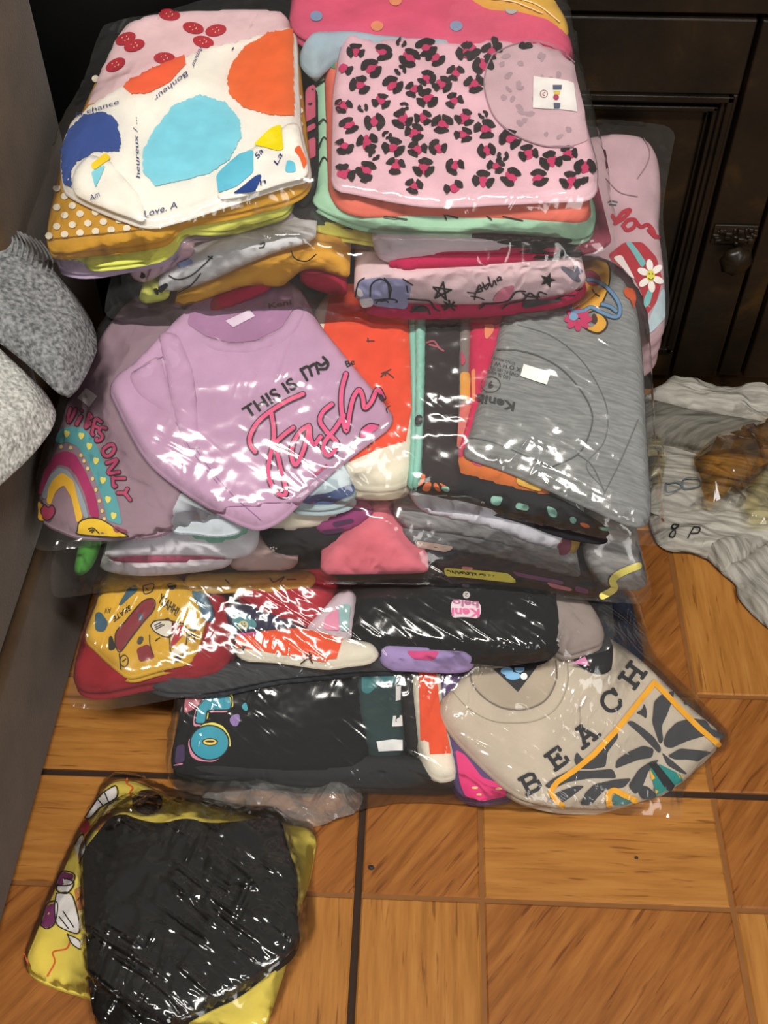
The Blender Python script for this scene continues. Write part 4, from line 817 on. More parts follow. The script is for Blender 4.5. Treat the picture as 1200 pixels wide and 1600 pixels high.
text(t, 'slogan_lettering', s, 'Be', one(G2, 808, 178), one(G2, 862, 158), (-3.5, -9), tk, 0.02)
fs = [[(535, 348), (430, 395), (320, 465), (245, 535), (205, 615), (210, 670), (238, 708)], [(338, 468), (352, 560), (350, 650), (330, 740), (318, 830), (340, 915), (385, 972), (425, 975), (425, 920), (398, 820), (375, 720), (358, 660)],
      [(365, 650), (420, 600), (475, 558)], [(572, 545), (520, 580), (472, 660), (465, 740), (490, 790), (530, 720), (560, 625), (575, 550), (580, 620), (605, 665), (645, 615)],
      [(715, 412), (660, 460), (642, 520), (690, 590), (745, 650), (735, 700), (690, 732), (662, 690), (675, 640), (735, 565), (790, 480)], [(803, 222), (776, 330), (776, 450), (805, 580), (830, 450), (850, 370), (885, 322), (908, 370), (920, 435), (960, 400), (1000, 320), (1035, 372)]]
strokes(t, 'script_lettering', s, [G2(*l) for l in fs], 10.4, ink('2a1020'), 0.0016); strokes(t, 'script_lettering', s, [G2(*l) for l in fs], 6.4, ink('d0557f'), 0.0026)
prn(t, 'flower_print', s, [G2((890, 625), (895, 570), (950, 530), (1010, 540), (1000, 560), (940, 600))], ink('cf4f86'), 0.001); prn(t, 'leaf_print', s, [G2((820, 690), (850, 640), (885, 610), (880, 650))], ink('7fc47a'), 0.001)
strokes(t, 'flower_print', s, [G2((890, 625), (895, 570), (950, 530), (1010, 540)), G2((820, 690), (850, 640), (885, 610)), G2((1060, 460), (1055, 435), (1080, 420))], 1.6, tk, 0.0014); strokes(t, 'script_lettering', s, [G2((600, 850), (640, 825), (680, 790))], 4, ink('b03a66'), 0.001)
film('clear bag holding the lilac slogan shirt and the grey heather shirt', S4, ID((195, 470), (150, 515), (105, 600), (72, 690), (50, 790), (46, 845), (60, 864), (120, 858), (240, 838), (360, 812), (480, 800), (620, 796), (760, 806), (880, 830), (1000, 856), (1040, 852), (1034, 790), (1022, 690), (1012, 560), (1008, 480), (990, 430), (930, 402), (600, 395), (300, 400)), (0.240, 0.64, 0.12), c4, CLEAR, seed=4, group=BAGS)

# ---------------------------------------------------------------- fifth bag, leaning against the cabinet
S5 = Surf(0.896, 0.300, 1.075, 0.408, amp=0.003, seed=51, fall=lambda a, b: np.maximum(0, a-0.24)**1.5*0.9)
c5 = []
t, s = lay('dusty pink shirt with red script and white daisy against the cabinet', C3, [(-60, 640), (130, 600), (250, 582), (370, 600), (428, 680), (440, 800), (428, 1000), (455, 1180), (462, 1400), (440, 1475), (370, 1505), (200, 1500), (-60, 1400)], 'b79aa2', 0.0, 0.06, 3, surf=S5, bag=c5, wr=0.003)
prn(t, 'red_print', s, [C3((200, 1140), (270, 1085), (350, 1082), (415, 1150), (442, 1250), (415, 1350), (375, 1405), (345, 1300), (300, 1215), (240, 1200))], ink('a52a36'), 0.0008); prn(t, 'teal_print', s, [C3((275, 1085), (300, 1080), (370, 1175), (350, 1200)), C3((380, 1290), (400, 1300), (385, 1360), (360, 1380), (358, 1340))], ink('6faeb0'), 0.0012); prn(t, 'white_print', s, [C3((220, 1150), (260, 1140), (320, 1250), (300, 1240))], ink('dcd6d2'), 0.0012)
for q in range(6):
    an = q*math.pi/3+0.4; prn(t, 'petal_print', s, [circ(*one(C3, 388+36*math.cos(an), 1235+48*math.sin(an)), 9.5, 5.5, 12, an)], ink('e8e4e0'), 0.0018)
prn(t, 'petal_print', s, [circ(*one(C3, 388, 1235), 6.5, 9)], ink('d8cf4e'), 0.0024); strokes(t, 'petal_print', s, [C3((380, 1225), (383, 1230)), C3((395, 1225), (397, 1230)), C3((378, 1248), (390, 1254), (400, 1246))], 1.2, ink('2a2a18'), 0.0028)
strokes(t, 'script_lettering', s, [C3((218, 965), (235, 985), (265, 950), (298, 940), (270, 975), (230, 1000)), C3((265, 1010), (290, 985), (320, 985), (315, 1015), (285, 1030), (268, 1012)), C3((320, 985), (345, 1015), (375, 1005), (400, 1030), (410, 1060)), C3((380, 1030), (405, 1055), (425, 1060))], 6.0, ink('a22434'), 0.001)
strokes(t, 'neck_seam', s, [C3((330, 800), (370, 740), (385, 680), (360, 620)), C3((190, 800), (250, 860), (330, 880))], 1.5, ink('8a6e76'), 0.001); strokes(t, 'small_lettering', s, [C3((200, 905), (215, 900), (240, 905)), C3((205, 915), (235, 918))], 2.0, ink('3a5a58'), 0.001)
prn(t, 'pale_panel_print', s, [C3((440, 1290), (455, 1300), (455, 1420), (400, 1480), (365, 1500), (380, 1430))], ink('a9bcc4'), 0.0008)
film('clear bag with a dusty pink shirt leaning against the cabinet', S5, C3((-80, 560), (130, 540), (330, 545), (508, 566), (470, 760), (440, 960), (468, 1180), (476, 1400), (450, 1490), (370, 1530), (200, 1530), (-80, 1440)), (0.30, 0.88, 0.50), c5, CLEAR, seed=5, group=BAGS, eps=0.003)

# ---------------------------------------------------------------- sixth bag (edges of folded layers)
S6 = Surf(0.815, 0.362, 0.838, 0.430, flat=0.070, amp=0.003, seed=61)
c6 = []
def l6(label, cr, poly, col, top, thick=0.016, folds=2, **kw): return lay(label, cr, poly, col, top, thick, folds, surf=S6, bag=c6, **kw)
t, s = l6('pale pink cloth with a black leaf mark at the sofa end of the sixth bag', H6, [(-30, 270), (60, 190), (330, 130), (340, 215), (190, 290), (60, 372)], 'c3a2b4', 0.006, 0.016); prn(t, 'leaf_print', s, [circ(*one(H6, 78, 300), 5, 5, 10, 0, 0.35, 3)], ink('1d1a1c'))
prn(t, 'blue_print', s, [H6((250, 240), (330, 212), (345, 232), (270, 268))], ink('7f8bb4'))
t, s = l6('white and silver grey printed cloth rolled in the sixth bag', H6, [(125, 375), (210, 290), (330, 230), (480, 130), (700, 80), (980, 70), (975, 130), (800, 178), (600, 258), (400, 352), (220, 402)], 'c4c4c8', 0.009, 0.018, 2, wr=0.002)
strokes(t, 'outline_print', s, [H6((215, 300), (260, 320), (330, 300), (400, 240), (440, 200)), H6((260, 390), (330, 350), (380, 290)), H6((690, 135), (712, 128), (705, 150), (685, 155)), H6((420, 200), (440, 210)), H6((850, 170), (870, 210), (930, 225), (980, 190))], 2.0, ink('242428'), 0.001)
prn(t, 'black_print', s, [H6((150, 365), (200, 335), (215, 350), (170, 400)), H6((130, 370), (150, 360), (165, 395), (150, 405))], ink('26262a'), 0.001)
l6('lime yellow cloth corner at the sofa end of the sixth bag', H6, [(45, 420), (90, 380), (200, 385), (215, 435), (110, 460), (60, 455)], 'cfd468', 0.007, 0.014)
l6('golden yellow cloth rippled along the sixth bag', H6, [(215, 450), (400, 370), (560, 300), (760, 210), (900, 200), (1060, 160), (1130, 210), (1170, 330), (1080, 310), (930, 262), (840, 335), (790, 380), (640, 355), (480, 405), (280, 480)], 'd39c38', 0.005, 0.014, 2, wr=0.004, wsc=40)
l6('crimson cloth edge below the golden cloth in the sixth bag', H6, [(395, 450), (560, 385), (690, 350), (770, 370), (600, 455), (430, 540), (398, 520)], 'a81f46', 0.004, 0.014)
l6('crimson cloth end beside the golden cloth, over the lilac shirt', H6, [(885, 300), (1100, 310), (1160, 420), (1060, 415), (900, 365)], 'a3203f', 0.003, 0.012)
t, s = l6('white cloth with an ochre stripe, top of the Aloha column', D5, [(140, -20), (460, -20), (900, 30), (960, 90), (700, 104), (460, 120), (250, 145), (200, 150), (150, 105)], 'd0c6d0', 0.006, 0.014, 2); prn(t, 'ochre_stripe', s, [H1((840, 222), (1020, 212), (1016, 246), (846, 258))], ink('cf9c38'))
t, s = l6('magenta folded cloth above the Aloha shirt', D5, [(195, 150), (350, 100), (640, 70), (980, 50), (975, 100), (940, 125), (800, 148), (600, 165), (400, 180), (250, 186)], 'b81e50', 0.008, 0.012, 2)
l6('charcoal cloth end beside the magenta cloth', D5, [(880, 150), (960, 60), (1100, 70), (1090, 115), (1000, 135)], '4a4648', 0.003, 0.014)
l6('rose pink shiny cloth corner over the dusty pink shirt', D5, [(960, 70), (1090, 60), (1180, 30), (1200, 60), (1120, 110), (1020, 115)], 'a8455f', 0.004, 0.012)
t, s = l6('pale pink shirt with handwritten Aloha, stars and line drawings', D5, [(62, 250), (80, 205), (200, 185), (430, 180), (720, 160), (960, 140), (1050, 145), (1078, 190), (1080, 235), (1040, 275), (960, 296), (800, 315), (700, 332), (500, 332), (260, 325), (100, 330), (65, 295)], 'd6bcc2', 0.011, 0.02, 1, r=0.005, wr=0.0015)
prn(t, 'lilac_print', s, [H1((90, 480), (120, 420), (280, 395), (500, 410), (560, 480), (540, 590), (520, 670), (250, 640), (130, 600))], ink('8f90b4'), 0.0008)
prn(t, 'white_print', s, [H1((110, 580), (230, 570), (240, 640), (140, 660)), H1((90, 480), (130, 490), (160, 560), (100, 560))], ink('d9d4d8'), 0.0011)
prn(t, 'pink_print', s, [H2((165, 610), (175, 560), (240, 490), (350, 460), (330, 540), (280, 600))], ink('cf7a92'), 0.0009); prn(t, 'grey_print', s, [H2((735, 310), (765, 298), (850, 340), (880, 355), (840, 300), (870, 290), (940, 345), (880, 370), (920, 430), (880, 445), (820, 390))], ink('6b6a78'), 0.0010)
prn(t, 'dark_print', s, [H2((420, 600), (540, 590), (760, 575), (740, 600), (560, 635), (420, 665)), H1((260, 595), (370, 590), (365, 620), (260, 630)), H1((570, 630), (680, 640), (700, 690), (570, 690))], ink('3a3c40'), 0.0012)
def star(cx, cy, r, rot=0.0): return [(cx+(r if q % 2 == 0 else r*0.42)*math.cos(rot+q*math.pi/5-math.pi/2), cy+(r if q % 2 == 0 else r*0.42)*math.sin(rot+q*math.pi/5-math.pi/2)) for q in range(10)]
prn(t, 'star_print', s, [star(*one(H2, 632, 420), 13, 0.3)], ink('1a1818'), 0.0012, 0)
st5 = star(*one(H1, 820, 515), 15, 0.15); strokes(t, 'star_print', s, [[st5[0], st5[4]], [st5[4], st5[8]], [st5[8], st5[2]], [st5[2], st5[6]], [st5[6], st5[0]]], 2.6, ink('1a1818'), 0.0013, smooth=False)
strokes(t, 'leaf_print', s, [H1((890, 640), (885+60*math.cos(q), 640+45*math.sin(q))) for q in (0, 0.8, -0.8, 3.1, 2.4, -2.3, -1.6)], 2.8, ink('1a1818'), 0.0013, smooth=False)
al = [[H1(p)[0] for p in l] for l in ()]
strokes(t, 'script_lettering', s, [D5((560, 268), (590, 270), (625, 262)), D5((590, 300), (600, 262), (640, 240)), D5((575, 285), (605, 290), (632, 300)), D5((600, 262), (612, 235), (625, 262)), D5((625, 225), (640, 255), (655, 230), (640, 235)), D5((650, 200), (665, 245), (675, 215), (685, 235)), D5((690, 220), (705, 205), (695, 200), (688, 215), (710, 212))], 2.0, ink('1a1818'), 0.0013)
strokes(t, 'outline_print', s, [H1((80, 560), (110, 440), (160, 400)), H1((210, 560), (220, 460), (290, 410), (360, 450), (375, 580)), H1((330, 400), (385, 480), (375, 570)), H1((250, 590), (380, 580), (440, 600), (380, 640)), H1((530, 580), (640, 590), (720, 600), (760, 660), (800, 680)), H1((490, 410), (570, 460)), H1((520, 470), (530, 520)), H2((80, 620), (200, 615), (300, 590), (360, 520), (440, 515)), H2((240, 660), (300, 620), (420, 590), (480, 530), (540, 575), (560, 520), (620, 540)), H2((420, 530), (470, 560), (560, 560)), H2((700, 580), (760, 555), (860, 545)), H2((880, 510), (900, 500), (920, 490)), H1((560, 690), (640, 640), (700, 660), (720, 710)), H1((1140, 660), (1180, 630))], 2.4, ink('201d20'), 0.0014)
l6('magenta cloth folded flat under the Aloha shirt', D5, [(95, 345), (300, 320), (700, 320), (960, 285), (1080, 240), (1085, 285), (1030, 330), (900, 362), (700, 386), (500, 398), (250, 398), (130, 384)], 'bd1f56', 0.010, 0.012, 2)
film('clear bag of folded layers with the Aloha shirt, second from the top', S6, ID((200, 380), (178, 415), (165, 470), (163, 500), (240, 508), (340, 512), (480, 505), (560, 500), (600, 506), (760, 508), (870, 492), (930, 462), (965, 420), (962, 380), (940, 300), (700, 240), (400, 240), (240, 300)), None, c6, CLEAR, seed=6, group=BAGS, eps=0.0025)

# ---------------------------------------------------------------- top bag (white art shirt and leopard shirt)
S7 = Surf(0.833, 0.472, 1.085, 0.538, amp=0.0025, seed=71, fall=lambda a, b: np.maximum(0, -a-0.22)**1.5*0.9+np.maximum(0, a-0.16)**1.5*0.5)
c7 = []
def l7(label, cr, poly, col, top, thick=0.012, folds=1, **kw): return lay(label, cr, poly, col, top, thick, folds, surf=S7, bag=c7, **kw)
l7('lilac cloth with small black marks, bottom of the polka dot column', A_, [(150, 700), (150, 1030), (170, 1052), (270, 1066), (420, 1040), (600, 1005), (660, 930), (720, 905), (830, 920), (1080, 860), (1130, 700), (900, 300), (300, 400)], 'ad9cb4', -0.034, 0.010, 2)
l7('lime yellow cloth under the mustard polka dot shirt', A_, [(180, 700), (150, 985), (262, 992), (268, 1035), (430, 1022), (600, 982), (640, 880), (820, 890), (1000, 840), (1072, 815), (1100, 700), (900, 300), (300, 400)], 'd2d765', -0.022, 0.010, 2)
t, s = l7('mustard shirt with white polka dots under the white art shirt', A_, [(108, 960), (115, 850), (145, 720), (170, 590), (300, 300), (1060, 90), (1100, 130), (1125, 400), (1150, 640), (1152, 715), (1060, 765), (850, 815), (630, 850), (600, 900), (570, 925), (400, 955), (150, 980)], 'c4922a', -0.006, 0.012, 2)
dots = []
for i in range(-2, 30):
    for j in range(0, 24):
        x = 120+i*62+(j % 2)*31; y = 640+(j-8)*38-(i*6)
        dots.append((x, y))
wpoly = [(1095, 98), (1112, 470), (1154, 650), (1150, 690), (1080, 703), (850, 780), (620, 855), (500, 883), (360, 832), (200, 755), (172, 728), (165, 600), (180, 500), (250, 424), (460, 300), (700, 186), (950, 125), (1060, 98)]
wp = np.array(wpoly, float); dp = np.array([(108, 960), (115, 850), (145, 720), (170, 590), (300, 300), (1060, 90), (1100, 130), (1125, 400), (1150, 640), (1152, 715), (1060, 765), (850, 815), (630, 850), (600, 900), (570, 925), (400, 955), (150, 980)], float)
dots += [(1118, 170+55*q) for q in range(9)]+[(1100, 200+55*q) for q in range(9)]+[(640+85*q, 838-20*q) for q in range(6)]
D = np.array(dots, float); ok = inside(dp, D[:, 0], D[:, 1]) & (pdist(dp, D[:, 0], D[:, 1]) > 9) & ~(inside(wp, D[:, 0], D[:, 1]) & (pdist(wp, D[:, 0], D[:, 1]) > 8))
prn(t, 'polka_dot_print', s, [circ(*one(A_, x, y), 6.0, 5.4, 10) for x, y in D[ok]], ink('e4dcc8'), 0.0009, 0)
strokes(t, 'hem_stitch', s, [A_((125, 958), (300, 940), (540, 912), (600, 880))], 1.2, ink('5f4310'), 0.0012)
t, s = l7('white shirt with red strawberries behind the white art shirt', A_, [(250, 430), (262, 400), (300, 310), (340, 225), (380, 140), (420, 88), (500, 55), (700, 30), (900, 25), (1070, 30), (1080, 140), (900, 300), (500, 420)], 'dcbfc4', -0.004, 0.016, 2, wr=0.002)
for bx, by, an in ((425, 158, -0.4), (385, 262, -0.5), (600, 62, 0.1), (695, 115, 0.2), (785, 125, -0.2), (580, 235, 0.0), (735, 170, 0.2), (460, 185, -0.3)):
    cx, cy = one(A_, bx, by); prn(t, 'strawberry_print', s, [circ(cx, cy, 17, 9, 14, an)], ink('ad2432'), 0.0009)
    prn(t, 'seed_print', s, [circ(cx+5*math.cos(q*1.7), cy+3.6*math.sin(q*1.7), 0.9, 0.9, 6) for q in range(5)], ink('e6c8b0'), 0.0013, 0)
t, s = l7('white shirt with big orange, turquoise and blue spots and blue handwriting', A_, wpoly, 'e4e0d8', 0.006, 0.006, 1, wr=0.003, wsc=22)
def rough(pts, seed=0, w=1.3):
    P = resample(np.array(pts, float), 3.0); r = np.random.RandomState(seed); return (P+r.uniform(-w, w, P.shape)).tolist()
prn(t, 'orange_spot_print', s, [rough(A_((1093, 118), (1000, 130), (900, 190), (845, 260), (830, 320), (840, 380), (900, 435), (1000, 460), (1098, 466)), 1)], ink('d8662e', 0.85), 0.0008, 0)
prn(t, 'orange_spot_print', s, [rough(A_((415, 350), (430, 330), (540, 270), (660, 222), (665, 260), (600, 330), (520, 375), (450, 378)), 2, 0.8)], ink('dc6038', 0.85), 0.0008, 0)
prn(t, 'turquoise_spot_print', s, [rough(A_((495, 690), (495, 600), (540, 520), (620, 420), (720, 380), (820, 410), (880, 480), (885, 550), (840, 640), (760, 695), (640, 725), (545, 745)), 3)], ink('7cc4d4', 0.85), 0.0008, 0)
prn(t, 'blue_spot_print', s, [rough(A_((172, 728), (168, 600), (195, 520), (260, 460), (340, 448), (390, 480), (408, 570), (400, 605), (300, 610), (230, 650), (205, 690), (210, 755)), 4)], ink('2f4c90', 0.85), 0.0008, 0)
sh2 = fabric('e4e0d8')
def fold7(name, pl, top, m=sh2): return Slab(t, name, S7, A_(*pl), m, top=0.006+top*0.6, thick=0.003, r=0.0016, wr=0.002, corner=0.004, seed=8)
f1 = fold7('sleeve', [(210, 690), (240, 640), (285, 610), (370, 640), (430, 720), (490, 780), (500, 880), (380, 835), (280, 795), (215, 760)], 0.005)
prn(t, 'yellow_print', f1, [A_((285, 660), (345, 612), (368, 632), (300, 682))], ink('e0c41c')); prn(t, 'turquoise_print', f1, [A_((288, 688), (345, 658), (305, 755))], ink('7cc4d4'))
f2 = fold7('sleeve', [(790, 785), (785, 690), (880, 610), (980, 560), (1060, 490), (1112, 480), (1125, 560), (1152, 650), (1148, 695), (1060, 715), (900, 770)], 0.005)
prn(t, 'yellow_print', f2, [A_((935, 580), (1000, 515), (1045, 498), (1055, 600), (1030, 605), (980, 590))], ink('e2cf14')); prn(t, 'turquoise_print', f2, [A_((795, 775), (785, 700), (870, 620), (935, 600), (935, 690), (870, 745)), A_((1060, 690), (1070, 640), (1100, 650), (1105, 690))], ink('62b8cf')); prn(t, 'blue_print', f2, [A_((850, 775), (950, 700), (970, 700), (940, 770))], ink('27427f')); prn(t, 'orange_print', f2, [A_((1095, 600), (1118, 580), (1150, 650), (1135, 680), (1120, 630))], ink('db5f30'))
bl = ink('26346a')
def hand(w, p0, p1, h, sl=s, lift=0.0012):
    a_, b_ = np.array(one(A_, *p0)), np.array(one(A_, *p1)); d_ = (b_-a_)/np.linalg.norm(b_-a_); text(t, 'handwriting_lettering', sl, w, a_, b_, (d_[1]*h, -d_[0]*h), bl, 0.0, lift, 0.35)
hand('Bonheur', (668, 288), (538, 392), 7.5); hand('Amour', (722, 186), (688, 268), 6.0); hand('la chance', (228, 470), (398, 418), 6.5); hand('heureux / ...', (484, 715), (470, 472), 6.5)
hand('Love. A', (500, 872), (632, 832), 10.0); hand('Am', (285, 806), (322, 786), 8.0, f1); hand('Sa', (952, 640), (975, 608), 8.0, f2); hand('La', (1030, 664), (1052, 622), 8.0, f2); hand('h', (962, 745), (985, 735), 8.0, f2)
strokes(t, 'handwriting_lettering', s, [A_((850, 205), (856, 195))], 1.6, bl, 0.0012)

# leopard column
def b7(label, poly, col, top, thick=0.012, folds=1, **kw): return l7(label, B_, poly, col, top, thick, folds, **kw)
t, s = b7('lemon yellow cloth, lowest of the leopard shirt column', [(62, 728), (56, 762), (120, 800), (345, 832), (430, 868), (560, 868), (700, 868), (830, 874), (1030, 842), (1000, 700), (120, 600)], 'd3d662', -0.042, 0.010, 2)
b7('black cloth with pink edge under the mint one', [(0, 690), (40, 660), (60, 300), (140, 280), (1000, 600), (1060, 840), (960, 868), (850, 868), (620, 832), (480, 800), (300, 780), (100, 745), (30, 745)], '1f1d20', -0.032, 0.010, 2)
t, s = b7('mint green cloth with black vine print under the leopard shirt', [(85, 690), (110, 650), (100, 220), (150, 190), (1000, 500), (1090, 720), (1070, 820), (850, 800), (660, 790), (480, 788), (260, 770), (150, 728)], '9fcbae', -0.022, 0.011, 2)
strokes(t, 'vine_print', s, [B_((108, 440), (125, 425), (140, 440)), B_((105, 530), (125, 490), (140, 500)), B_((105, 600), (125, 560), (145, 580)), B_((220, 735), (250, 760)), B_((540, 760), (600, 775)), B_((690, 760), (720, 780)), B_((105, 300), (130, 290)), B_((540, 735), (560, 780)), B_((760, 770), (830, 785)), B_((340, 770), (420, 780))], 2.2, ink('20241f'), 0.001)
t, s = b7('coral cloth under the leopard shirt', [(152, 670), (135, 200), (190, 160), (1000, 500), (1070, 690), (1065, 755), (820, 735), (500, 722), (220, 725)], 'd9705f', -0.011, 0.010, 1)
prn(t, 'green_print', s, [B_((155, 660), (230, 655), (330, 690), (220, 690), (165, 680)), B_((140, 240), (165, 200), (168, 250))], ink('4e8a6c'))
t, s = b7('pink striped black cloth beside the mint one', [(58, 300), (100, 280), (102, 560), (80, 660), (40, 700), (45, 640)], '242124', -0.018, 0.012, 1)
prn(t, 'pink_stripe_print', s, [B_((62, 320), (98, 305), (98, 420), (62, 440)), B_((65, 455), (98, 440), (98, 460), (65, 475)), B_((70, 500), (98, 490), (98, 560), (68, 570))], ink('b8566f'))
t, s = b7('hot pink cloth with blue dots behind the leopard shirt', [(10, 60), (20, -60), (610, -60), (640, -10), (900, 0), (960, 40), (1000, 110), (1010, 200), (860, 160), (600, 150), (300, 130), (60, 110)], 'cf5878', 0.004, 0.016, 2, wr=0.002)
for dx, dy, c in ((100, 60, '7e96b4'), (595, 95, '7e96b4'), (315, 95, 'd8926a'), (790, 35, '9fb0b8'), (380, 5, 'd8926a')): prn(t, 'dot_print', s, [circ(*one(B_, dx, dy), 10, 8, 14)], ink(c))
t, s = b7('golden yellow knit cloth at the far corner of the top bag', [(600, -60), (900, -60), (960, 0), (990, 60), (985, 110), (930, 60), (860, 30), (700, 10)], 'cda545', 0.010, 0.012, 2, wr=0.002)
strokes(t, 'pale_stitch', s, [B_((720, 0), (800, 10), (900, 50)), B_((780, -10), (880, 20), (960, 80))], 2.0, ink('e6d8a0'))
b7('powder blue rolled cloth behind the leopard shirt', [(45, 150), (60, 110), (120, 92), (200, 92), (400, 115), (600, 130), (600, 155), (300, 145), (180, 140), (120, 190), (95, 215), (60, 190)], '9fb6c2', 0.006, 0.016, 1, r=0.009)
lpoly = [(190, 150), (205, 110), (225, 98), (280, 138), (440, 118), (600, 148), (720, 128), (900, 148), (960, 173), (1012, 222), (1050, 400), (1095, 560), (1088, 680), (800, 688), (490, 700), (330, 672), (230, 650), (160, 640), (165, 300)]
t, s = b7('pale pink leopard print shirt on top of its column', lpoly, 'dcb6c2', 0.008, 0.007, 1, wr=0.003, wsc=22)
spots = [(218, 128), (240, 185), (335, 188), (400, 155), (430, 208), (488, 172), (522, 208), (197, 245), (295, 245), (255, 305), (370, 305), (398, 252), (490, 280), (592, 262), (632, 188), (545, 302), (445, 320), (492, 352), (195, 378), (330, 362), (265, 385), (410, 380), (588, 360), (478, 420), (545, 442), (215, 447), (305, 435), (405, 425), (447, 472), (350, 481), (200, 520), (280, 506), (372, 525), (458, 530), (530, 525), (305, 553), (197, 618), (277, 606), (380, 590), (480, 596), (590, 592), (290, 656), (446, 662), (586, 668), (620, 480), (625, 420), (697, 460), (702, 535), (690, 640), (745, 410), (785, 495), (850, 545), (760, 555), (930, 572), (992, 545), (790, 630), (885, 632), (1000, 642), (1050, 596), (690, 408), (660, 300), (690, 235), (720, 185), (645, 172), (755, 145), (840, 145), (1060, 660), (735, 590)]
nk = np.array([(700, 260), (720, 200), (790, 165), (880, 150), (960, 180), (1012, 225), (1050, 400), (1060, 500), (1000, 520), (900, 520), (800, 480), (730, 420), (700, 340)], float)
lp_ = np.array(lpoly, float); rnd = random.Random(7)
dark = ink('262022', 0.8); core = ink('c23868', 0.8); cores = []; blobs = []
for x, y in spots:
    if inside(nk, np.array([x]), np.array([y]))[0]: continue
    k = 1.0 if (x, y) not in ((398, 252), (265, 385), (410, 380), (350, 481), (305, 553), (690, 408), (760, 555), (400, 155)) else 0.55
    cx, cy = one(B_, x, y); r0 = rnd.uniform(13, 16.5)*k; a0 = rnd.uniform(0, 6.28)
    if k == 1.0: cores.append(circ(cx, cy, r0*0.66, r0*0.50, 10, a0, 0.35, int(x+y)))
    n = rnd.choice((2, 3, 3)) if k == 1.0 else 2
    for q in range(n):
        a1 = a0+q*6.283/n+rnd.uniform(-0.3, 0.3); a2 = a1+6.283/n*rnd.uniform(0.62, 0.86); m = 5
        outer = [(cx+r0*1.12*rnd.uniform(0.9, 1.08)*math.cos(a1+(a2-a1)*v/m), cy+r0*rnd.uniform(0.85, 1.05)*math.sin(a1+(a2-a1)*v/m)) for v in range(m+1)]
        inner = [(cx+r0*0.40*math.cos(a1+(a2-a1)*v/m), cy+r0*0.34*math.sin(a1+(a2-a1)*v/m)) for v in range(m, -1, -1)]
        blobs.append(outer+inner)
def keep(P): return [p for p in P if all(inside(lp_, np.array([(q[0]-450)*2.2642 for q in p]), np.array([q[1]*2.2642 for q in p])))]
prn(t, 'leopard_spot_print', s, keep(cores), core, 0.0007, 1, 0.005); prn(t, 'leopard_spot_print', s, keep(blobs), dark, 0.0010, 1, 0.005)
ng = fabric('c6a9b1'); no = prn(t, 'neck_opening', s, [B_(*[tuple(p) for p in nk])], ng, 0.0006)
faint = ink('a58f98', 0.9); rnd = random.Random(3); fb = []
for q in range(40):
    x = rnd.uniform(730, 1000); y = rnd.uniform(190, 490)
    if inside(nk, np.array([x]), np.array([y]))[0] and pdist(nk, np.array([x]), np.array([y]))[0] > 22: fb.append(circ(*one(B_, x, y), rnd.uniform(4, 8), rnd.uniform(3, 5), 9, rnd.uniform(0, 3), 0.3, q))
prn(t, 'faint_spot_print', s, fb, faint, 0.0009)
strokes(t, 'collar_seam', s, [B_((725, 195), (700, 250), (695, 320), (725, 410), (790, 475), (900, 520), (1010, 525)), B_((720, 200), (790, 165), (880, 150), (960, 180), (1012, 225))], 2.0, ink('9a7f8a'), 0.0014)
prn(t, 'neck_label', s, [B_((868, 275), (1010, 300), (1022, 402), (865, 388))], ink('dedad8'), 0.0018, 0)
prn(t, 'label_logo', s, [B_((935, 308), (968, 308), (966, 325), (936, 325)), B_((938, 372), (962, 372), (960, 392), (940, 392))], ink('5a6074'), 0.0022, 0); prn(t, 'label_logo', s, [circ(*one(B_, 947, 352), 4.6)], ink('a33a5c'), 0.0022); prn(t, 'label_logo', s, [B_((938, 330), (962, 330), (960, 342), (940, 342))], ink('c8b44a'), 0.0022, 0)
strokes(t, 'label_lettering', s, [B_(*[(904+13*math.cos(x), 340+13*math.sin(x)) for x in np.linspace(0, 6.28, 12)]), B_((908, 334), (900, 340), (906, 346), (900, 344))], 1.1, ink('9a6a6a'), 0.0022)
film('clear bag with white art shirt and leopard shirt, topmost in the pile', S7, ID((36, 372), (58, 318), (78, 262), (94, 190), (132, 128), (156, 48), (170, 36), (260, 18), (340, -6), (455, -30), (700, -40), (880, -20), (894, 40), (912, 130), (936, 220), (952, 300), (966, 372), (960, 396), (880, 402), (640, 402), (480, 388), (466, 372), (330, 404), (240, 424), (130, 424), (50, 408)), (0.427, 0.82, 0.42), c7, CLEAR, seed=7, group=BAGS)

# ---------------------------------------------------------------- loose bags on the tiles in front
S8 = Surf(0.28, 0.014, 0.60, 0.014, amp=0.003, seed=81)
c8 = []
ypoly = [(345, 50), (440, 35), (600, 110), (800, 150), (1000, 200), (1135, 228), (1100, 420), (1060, 510), (1010, 730), (925, 990), (640, 985), (290, 845), (110, 790), (38, 735), (110, 560), (185, 390), (240, 260), (320, 130)]
t, s = lay('yellow shirt with white glove and purple shapes under the black garment', F6, ypoly, 'd9c456', 0.0, 0.013, 2, surf=S8, bag=c8, zbot=0.002, wr=0.002)
kb = ink('181416'); wt = ink('dcd8d8')
w1 = F6((270, 190), (325, 110), (355, 85), (388, 70), (390, 112), (330, 150), (290, 190)); w2 = F6((165, 472), (222, 478), (250, 580), (246, 622), (200, 610), (165, 585), (158, 520)); w3 = F6((182, 412), (230, 432), (205, 472), (165, 460)); w4 = F6((206, 625), (252, 650), (255, 682), (222, 660)); w5 = F6((232, 290), (262, 250), (275, 300), (250, 360))
prn(t, 'glove_print', s, [w1, w2, w3, w4, w5], wt, 0.0008)
strokes(t, 'glove_print', s, [w1+w1[:1], w2+w2[:1], w3+w3[:1], w4+w4[:1], w5, F6((320, 120), (340, 145)), F6((345, 95), (360, 130)), F6((190, 540), (230, 600)), F6((175, 560), (210, 605))], 1.9, kb, 0.0013)
